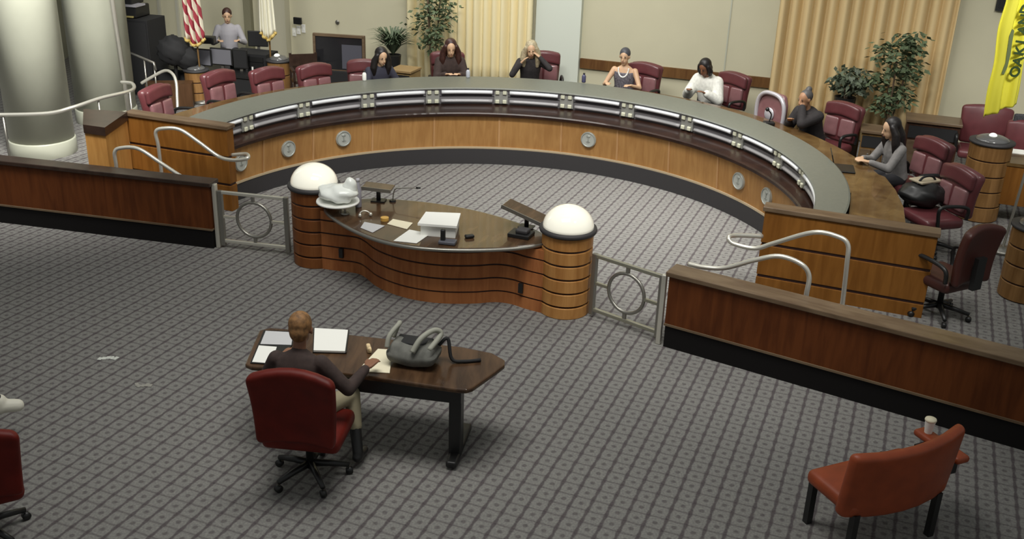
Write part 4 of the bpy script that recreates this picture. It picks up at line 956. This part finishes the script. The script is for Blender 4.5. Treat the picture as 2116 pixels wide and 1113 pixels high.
# ------------------------------------------------------------------ staff area at the back left
def monitor(u, v, y, w, h, lab, rz=0, m=None):
    q = at_y(u, v, y); t = thing('monitor', lab, 'monitor', (q.x, q.y, q.z), rz)
    MB().rbox((0, 0, 0), (w, .04, h), .012, n=1).build('casing', M_black, t)
    MB().box((0, -.023, 0), (w*.9, .006, h*.86)).build('back_plate', m or mat('monitor_grey', (.16, .16, .18), .4), t)
    MB().box((0, .02, -h/2-.06), (.05, .03, .16)).build('stand', M_steeld, t); MB().box((0, .02, -h/2-.14), (.2, .14, .015)).build('foot', M_steeld, t); return t
q0 = at_y(455, 170, 17.8); tz = q0.z
t = thing('staff_desk', 'dark staff desk carrying the monitors at the back left', 'desk', (q0.x, q0.y+.2, ZP), rad(-15))
z_t = at_y(455, 143, 18.0).z-ZP
MB().box((0, 0, z_t-.02), (2.3, .7, .04)).build('top', M_black, t); MB().box((0, -.3, (z_t-.04)/2), (2.2, .04, z_t-.04)).build('front_panel', M_blackm, t)
for s in (-1, 1): MB().box((s*1.1, 0, (z_t-.04)/2), (.04, .6, z_t-.04)).build('side', M_blackm, t)
monitor(418, 118, 18.0, .36, .30, 'grey-backed monitor under the striped flag, left of the pair', rad(-12))
monitor(458, 117, 18.0, .42, .30, 'grey-backed monitor in front of the man in the pale shirt', rad(-12))
monitor(497, 122, 17.9, .26, .34, 'narrow black monitor right of the man in the pale shirt', rad(-8), M_blackm)
q = at_y(430, 82, 18.6); tag(MB().rbox((0, 0, 0), (.25, .2, .12), .02).build('equipment_box', M_black, loc=(q.x, q.y, q.z)), 'flat black equipment box beside the pale-shirted man', 'equipment')
monitor(533, 80, 18.6, .36, .28, 'black monitor raised above the equipment left of the white flag', 0, M_blackm)
q = at_y(525, 120, 18.3); t = thing('equipment_rack', 'black stack of broadcast equipment under the white flag', 'equipment', (q.x, q.y, ZP), rad(-15))
hq = q.z-ZP+.12
MB().box((0, 0, hq/2), (.72, .45, hq)).build('rack', M_blackm, t)
for k in range(4): MB().box((0, -.235, hq*.45+k*.11), (.62, .02, .085)).build('module', M_black, t)
MB().box((-.02, -.25, hq*.7), (.03, .01, .10)).box((.10, -.25, hq*.62), (.03, .01, .14)).build('label_strip', M_white, t)
# black cabinets
def blackbox(u, v, y, w, d, h, lab, name='cabinet', cat='cabinet', rz=0, m=M_blackm):
    q = at_y(u, v, y); t = thing(name, lab, cat, (q.x, q.y, q.z), rz); MB().rbox((0, 0, 0), (w, d, h), .02, n=1).build('case', m, t, smooth=False)
    MB().box((w*.02, -d/2-.006, 0), (w*.86, .012, h*.86)).build('door', mat('black_door', (.02, .02, .021), .5), t); return t
q = at_y(283, 100, 18.2)
t = thing('cabinet', 'tall black double cabinet behind the rear column', 'cabinet', (q.x, q.y, ZP), rad(-12)); zt_ = at_y(283, 38, 18.0).z-ZP
MB().box((0, 0, zt_/2), (.86, .6, zt_)).build('case', M_blackm, t, bevel=.01)
for s in (-1, 1): MB().box((s*.21, -.306, zt_/2), (.40, .014, zt_*.93)).build('door', mat('black_door', (.02, .02, .021), .5), t)
q2 = at_y(272, 16, 18.2)
t = thing('printer', 'black printer with a yellow tray on top of the tall cabinet', 'printer', (q.x, q.y, ZP+zt_), rad(-12))
MB().rbox((-.08, 0, .11), (.55, .45, .20), .02, n=1).build('body', M_black, t); MB().box((.05, -.10, .215), (.35, .3, .03)).build('paper_tray', M_shirt, t)
MB().rbox((.0, -.2, .03), (.30, .12, .03), .01, n=1).build('output_tray', mat('ochre', (.45, .38, .14), .5), t)
MB().rbox((-.15, .02, .30), (.5, .4, .16), .02, n=1).build('upper_unit', M_black, t)
q = at_y(360, 105, 17.6); t = thing('draped_equipment', 'black draped camera equipment beside the striped flag', 'equipment', (q.x, q.y, ZP), 0)
hq = q.z-ZP
MB().tube([(0, 0, 0), (0, 0, hq)], .03).build('stand', M_black, t); crump((0, 0, hq), (.28, .22, .26), 22, 14, .09, 12).build('cover', M_blackm, t, smooth=True); crump((.22, 0, hq-.12), (.2, .16, .2), 20, 12, .08, 13).build('cover', M_blackm, t, smooth=True)
MB().lathe([(.3, 0), (.3, .02), (.03, .05)]).build('base', M_black, t)

# ------------------------------------------------------------------ TV on stand, wooden chair
q = at_y(702, 110, 18.0); t = thing('television', 'wood-framed television on a dark stand against the cream wall', 'television', (q.x, q.y, ZP), rad(-8))
zc = q.z-ZP
MB().box((0, 0, zc), (.88, .05, .62)).build('screen', mat('dark_screen', (.02, .02, .022), .12, spec=.6), t)
for a, b in (((0, .31), (.93, .05)), ((0, -.31), (.93, .05))): MB().box((a[0], -.02, zc+a[1]), (b[0], .06, .045)).build('frame', M_capb, t)
for s in (-1, 1): MB().box((s*.445, -.02, zc), (.045, .06, .62)).build('frame', M_capb, t)
MB().box((.23, -.03, zc-.05), (.36, .01, .42)).build('grey_panel', mat('screen_grey', (.09, .09, .11), .3), t)  # lighter grey panel on the right half of the screen
MB().box((0, .02, (zc-.3)/2), (.5, .3, zc-.3)).build('stand', M_blackm, t)
q = at_y(630, 128, 17.6); t = thing('wooden_chair', 'dark wooden armchair standing left of the television', 'chair', (q.x, q.y, ZP), rad(200)); zz = q.z-ZP
for sx in (-1, 1):
    for sy in (-1, 1): MB().box((sx*.22, sy*.2, (zz+ (.12 if sy < 0 else -.1))/2), (.04, .04, zz+(.12 if sy < 0 else -.1))).build('leg', M_cap, t)
    MB().box((sx*.22, 0, zz-.12), (.05, .42, .03)).build('arm', M_cap, t)
MB().box((0, 0, .45), (.46, .44, .05)).build('seat', M_cap, t); MB().box((0, -.2, zz), (.44, .03, .2)).build('backrest', M_cap, t)

# ------------------------------------------------------------------ plants
def leafy(name, label, base, zt, zb, rx, n, leaf, m, seed, droop=.5, trunk=True, pot=.16, poth=.3, mats2=None, spiky=False):
    rn = random.Random(seed); t = thing(name, label, 'plant', base)
    z0 = base[2]
    MB().lathe([(pot*.7, 0), (pot, poth), (pot*.9, poth), (pot*.85, poth-.03)], n=24).build('pot', M_black, t, smooth=False)
    mb = MB(); stems = MB()
    if trunk:
        for k in range(3):
            a = k*2.1; stems.tube(crom([(0, 0, poth-.05), (.05*cos(a), .05*sin(a), (zb-z0)*.7+poth*.3), (rx*.4*cos(a), rx*.4*sin(a), (zt-z0)*.75)]), .014, 6)
    cen = []
    for k in range(16):
        tt = (k+.5)/16; rr = rx*math.sqrt(max(.05, sin(PI*(.10+.85*tt))))*rn.uniform(.25, .85); a = rn.uniform(0, 2*PI)
        cen.append(Vector((rr*cos(a), rr*sin(a), (zb-z0)+(zt-zb)*(.06+.86*tt))))
    for i in range(n):
        if spiky:
            a = rn.uniform(0, 2*PI); ln = rx*rn.uniform(.7, 1.15); h0 = poth; hh = (zt-z0-poth)*rn.uniform(.5, 1.1)
            pts = [Vector((ln*tt*cos(a), ln*tt*sin(a), h0+hh*sin(PI*min(1, tt*1.25)*.62))) for tt in (0, .35, .7, 1)]
            wv = Vector((-sin(a), cos(a), 0))
            for j in range(3):
                w0 = leaf*(.5, 1, .8, .1)[j]; w1 = leaf*(.5, 1, .8, .1)[j+1]
                mb.add([pts[j]-wv*w0, pts[j]+wv*w0, pts[j+1]+wv*w1, pts[j+1]-wv*w1], [(0, 1, 2, 3)])
        else:
            c_ = rn.choice(cen); a = rn.uniform(0, 2*PI); p = c_ + Vector((rn.gauss(0, rx*.26), rn.gauss(0, rx*.22), rn.gauss(0, (zt-zb)*.055)))
            d = Vector((cos(a+rn.uniform(-1, 1)), sin(a+rn.uniform(-1, 1)), -droop*rn.random()*1.6)).normalized()*leaf*rn.uniform(.7, 1.3)
            s = d.cross(Vector((rn.uniform(-1, 1), rn.uniform(-1, 1), 1))).normalized()*leaf*.28
            mb.add([p, p+d*.45+s, p+d, p+d*.45-s], [(0, 1, 2, 3)])
    if stems.v: stems.build('stem', M_trunk, t, smooth=True)
    mb.build('foliage', m, t)
    return t
q = on_wall(893, 100, .75)
leafy('potted_tree', 'tall green weeping plant in front of the pale curtain', (q.x, q.y, ZP), 2.6, 1.0, .36, 800, .11, M_green, 1)
q = on_wall(812, 90, .8)
leafy('potted_plant', 'spiky green plant in a dark pot right of the television', (q.x, q.y, q.z-.62), q.z+.24, q.z-.1, .42, 170, .017, M_green2, 2, trunk=False, pot=.15, poth=.42, spiky=True)
pm = thing('plant_stand', 'dark pedestal under the spiky plant', 'stand', (q.x, q.y, ZP)); MB().lathe([(.16, 0), (.1, .05), (.1, q.z-.62-ZP-.04), (.17, q.z-.62-ZP)], n=20).build('post', M_black, pm)
q = on_wall(1860, 150, .8)
leafy('potted_tree', 'bushy green tree in front of the gold curtain on the right', (q.x-.05, q.y, ZP), at_y(1880, 60, q.y).z, at_y(1830, 232, q.y).z, .40, 900, .12, M_green, 3)
q = on_wall(1752, 170, .7)
leafy('potted_plant', 'smaller grey-green plant in a dark pot left of the bushy tree', (q.x, q.y, ZP), at_y(1750, 138, q.y).z, at_y(1750, 190, q.y).z, .38, 420, .12, mat('leaf_grey_green', (.12, .15, .10), .6, noise=.3), 4, pot=.17, poth=at_y(1752, 200, q.y).z-ZP, droop=1)

# ------------------------------------------------------------------ flags
def flag(name, label, u, vb, y, w, ztop, lean, matf, fringe=None, seed=1, zb=None):
    q = at_y(u, vb, y); t = thing(name, label, 'flag', (q.x, q.y, ZP)); zb = q.z-ZP
    MB().tube([(lean*.0, .05, 0), (lean, .05, ztop)], .016, 10).build('pole', wood('flag_pole_'+name, (.20, .12, .05), (.3, .18, .07)) if name != 'city_flag' else M_steel, t, smooth=True)
    MB().lathe([(.16, 0), (.15, .04), (.03, .07)], n=24).build('base', M_steeld, t, smooth=True)
    n, k = 34, 24; vs = []; fs = []; uvs = []
    rn = random.Random(seed); ph = rn.uniform(0, 6)
    for i in range(k+1):
        s = i/k; z = zb + (ztop-zb)*s
        for j in range(n+1):
            x = j/n-.5; ww = w*(1-.45*s); fold = .05*sin(x*22+ph+s*1.5)+.02*sin(x*41+ph)
            zz = z + (.16*abs(x)**1.3*2)*(1-s)
            vs.append((lean*(zz/ztop) + x*ww, fold-.02, zz))
    for i in range(k):
        for j in range(n): fs.append((i*(n+1)+j, i*(n+1)+j+1, (i+1)*(n+1)+j+1, (i+1)*(n+1)+j))
    o = MB().add(vs, fs).build('cloth', matf, t, smooth=True); so = o.modifiers.new('t', 'SOLIDIFY'); so.thickness = .006
    if fringe: MB().tube([Vector(vs[j])+Vector((0, 0, -.02)) for j in range(n+1)], .028, 6).build('fringe', fringe, t, smooth=True)
    return t
def stripes(name, c1, c2, ang, sc, canton=None):
    m, nt, N, L, b = newmat(name); tc = N.new('ShaderNodeTexCoord'); mp = N.new('ShaderNodeMapping'); mp.inputs['Rotation'].default_value[1] = ang
    L.new(tc.outputs['Object'], mp.inputs[0]); sp = N.new('ShaderNodeSeparateXYZ'); L.new(mp.outputs[0], sp.inputs[0])
    fr = math_node(N, L, 'FRACT', math_node(N, L, 'MULTIPLY', sp.outputs[0], sc)); lt = math_node(N, L, 'LESS_THAN', fr, .5)
    mx = N.new('ShaderNodeMix'); mx.data_type = 'RGBA'; L.new(lt, mx.inputs[0]); mx.inputs[6].default_value = (*c1, 1); mx.inputs[7].default_value = (*c2, 1)
    L.new(mx.outputs[2], b.inputs['Base Color']); b.inputs['Roughness'].default_value = .7; return m
gold = mat('gold_fringe', (.55, .40, .12), .5, noise=.3, nscale=50)
flag('striped_flag', 'red and white striped flag with gold fringe hanging at the back left', 408, 92, 17.5, .34, 2.9, -.06, stripes('red_white', (.34, .04, .06), (.72, .66, .52), .35, 9), gold, 3)
flag('white_flag', 'white flag with gold fringe hanging beside the pilaster', 556, 80, 17.9, .26, 2.9, -.02, mat('white_flag_cloth', (.80, .78, .66), .7), gold, 5)
# yellow city flag with green lettering
q = at_y(2064, 240, 11.6)
cf = thing('city_flag', 'yellow flag with green lettering hanging at the right edge', 'flag', (q.x, q.y, ZP))
MB().tube([(.45, .10, 0), (.62, .10, 3.0)], .016, 10).build('pole', M_steel, cf, smooth=True); MB().lathe([(.17, 0), (.15, .04), (.03, .07)], c=(.45, .10, 0), n=24).build('base', M_steeld, cf, smooth=True)
zb = q.z-ZP
Lp = [(2032, 243), (2040, 190), (2055, 130), (2064, 60), (2082, 0), (2092, -60)]
Rp = [(2100, 215), (2108, 180), (2118, 120), (2128, 60), (2140, 0), (2150, -60)]
def loc(u, v): w_ = at_y(u, v, 11.6); return Vector((w_.x-q.x, 0, w_.z-ZP))
LL = crom([loc(*p) for p in Lp], 6); RR = crom([loc(*p) for p in Rp], 6); n = 24; vs = []; fs = []
for i in range(len(LL)):
    for j in range(n+1):
        x = j/n; p = LL[i].lerp(RR[i], x); fold = .035*sin(x*13+i*.05)+.012*sin(x*29); vs.append((p.x, fold, p.z))
for i in range(len(LL)-1):
    for j in range(n): fs.append((i*(n+1)+j, i*(n+1)+j+1, (i+1)*(n+1)+j+1, (i+1)*(n+1)+j))
co_ = MB().add(vs, fs).build('cloth', mat('yellow_flag_cloth', (.86, .80, .07), .65), cf, smooth=True); so = co_.modifiers.new('t', 'SOLIDIFY'); so.thickness = .006
# letters run down the fold
word = 'OAKLAND'
for i, chx in enumerate(word):
    cu = bpy.data.curves.new('letter', 'FONT'); cu.body = chx; cu.size = .155; cu.extrude = .004; cu.offset = .004; cu.align_x = 'CENTER'; cu.align_y = 'CENTER'
    tmp = bpy.data.objects.new('tmp', cu); C.objects.link(tmp)
    dg = bpy.context.evaluated_depsgraph_get(); me = bpy.data.meshes.new_from_object(tmp.evaluated_get(dg))
    bpy.data.objects.remove(tmp)
    me.materials.clear(); me.materials.append(mat('green_lettering', (.035, .07, .015), .7))
    lo = bpy.data.objects.new('letter', me); C.objects.link(lo); lo.parent = cf
    v = 146 - i*21.5; u_ = (2094, 2100, 2104, 2107, 2110, 2113, 2116)[i]
    p = loc(u_, v); lo.location = (p.x, -.055, p.z); lo.rotation_euler = (rad(90), rad(-84), 0)
ep = [loc(u, v) for u, v in ((2066, 150), (2074, 128), (2078, 100), (2082, 72), (2088, 58), (2092, 62), (2088, 84), (2084, 112), (2078, 136), (2071, 152))]
em = MB(); k = len(ep)
em.add([(p.x, -.050, p.z) for p in ep]+[(p.x, -.044, p.z) for p in ep], [tuple(range(k)), tuple(reversed(range(k, 2*k)))]+[(a, (a+1) % k, k+(a+1) % k, k+a) for a in range(k)])
em.build('emblem', mat('grey_green_print', (.16, .20, .08), .7), cf)
# dark frame high at the right edge
p = on_wall(2085, 10, .05); t = thing('wall_frame', 'black framed panel high on the wall behind the yellow flag', 'frame', (p.x, p.y, p.z), wa)
MB().box((0, 0, .35), (.36, .05, .9)).build('frame', M_black, t); MB().box((0, -.03, .35), (.28, .01, .8)).build('panel', M_blackm, t)

# ------------------------------------------------------------------ foreground at the picture's edges
q = g(1890, 905, .86)
t = thing('audience_chair', 'rust-orange upholstered chair in the lower right foreground', 'chair', (2.84, 6.10, 0), rad(24))
MB().rbox((0, -.0, .62), (.98, .10, .56), .045, 0, rad(6), n=6, fn=lambda q: (q.x, q.y+.10*(q.x/.5)**2, q.z+(.05*q.x if q.z > 0 else 0))).build('backrest', M_leatheror, t, smooth=True)
MB().rbox((0, .28, .42), (.90, .50, .12), .05).build('seat', M_leatheror, t, smooth=True)
for sx in (-1, 1):
    for sy in (.05, .5): MB().box((sx*.38, sy, .19), (.05, .05, .38)).build('leg', M_black, t)
MB().rbox((.60, .30, .58), (.13, .46, .06), .028).build('armrest', M_leatheror, t, smooth=True)
MB().box((.53, .27, .50), (.14, .30, .10)).build('arm_support', M_black, t)
p = Vector((2.84+.60*.9135-.44*.4067, 6.10+.60*.4067+.44*.9135, 0)); t = thing('paper_cup', 'white paper cup standing on the arm of the rust-orange chair', 'cup', (p.x, p.y, .6105))
MB().lathe([(.028, 0), (.040, .11), (.038, .11), (.027, .006)], n=24).build('cup', M_white, t, smooth=False); MB().lathe([(.042, .104), (.044, .110), (.040, .122)], n=24).build('lid', M_cream, t, smooth=True)
p = g(1825, 925, .62); tag(MB().rbox((0, 0, 0), (.22, .16, .05), .02, n=1).build('clipboard', M_kick2, loc=(p.x, p.y, .50), rz=.6), 'dark pad on the seat of the rust-orange chair', 'pad')

# bottom left: chair back and a visitor's shoe
lc = make_chair('dark red leather chair cut off by the lower left edge', (-3.66, 5.88, 0), rad(30), None, mL=M_leatherb, plain=True, w=.66, zt=.98, arms=False)
tv, HPv, _, _ = person('visitor at the left edge, only a pale sneaker in view', (-4.60, 6.97, 0), rad(-62), M_skin_m, M_dark, M_hairb, 'short', lean=-4, hp=0, shoe=mat('pale_sneaker', (.70, .68, .58), .6), shs=1.5, rleg=((.10, .40, .56), (.06, .52, .33)), lleg=((-.12, .38, .50), (-.14, .12, .10)), rh=(.14, .22, .62), lh=(-.14, .22, .62))
make_chair('dark red leather chair of the visitor beyond the left edge', (-4.60, 6.97, 0), rad(-62), None, mL=M_leatherb, plain=True, zt=1.05)
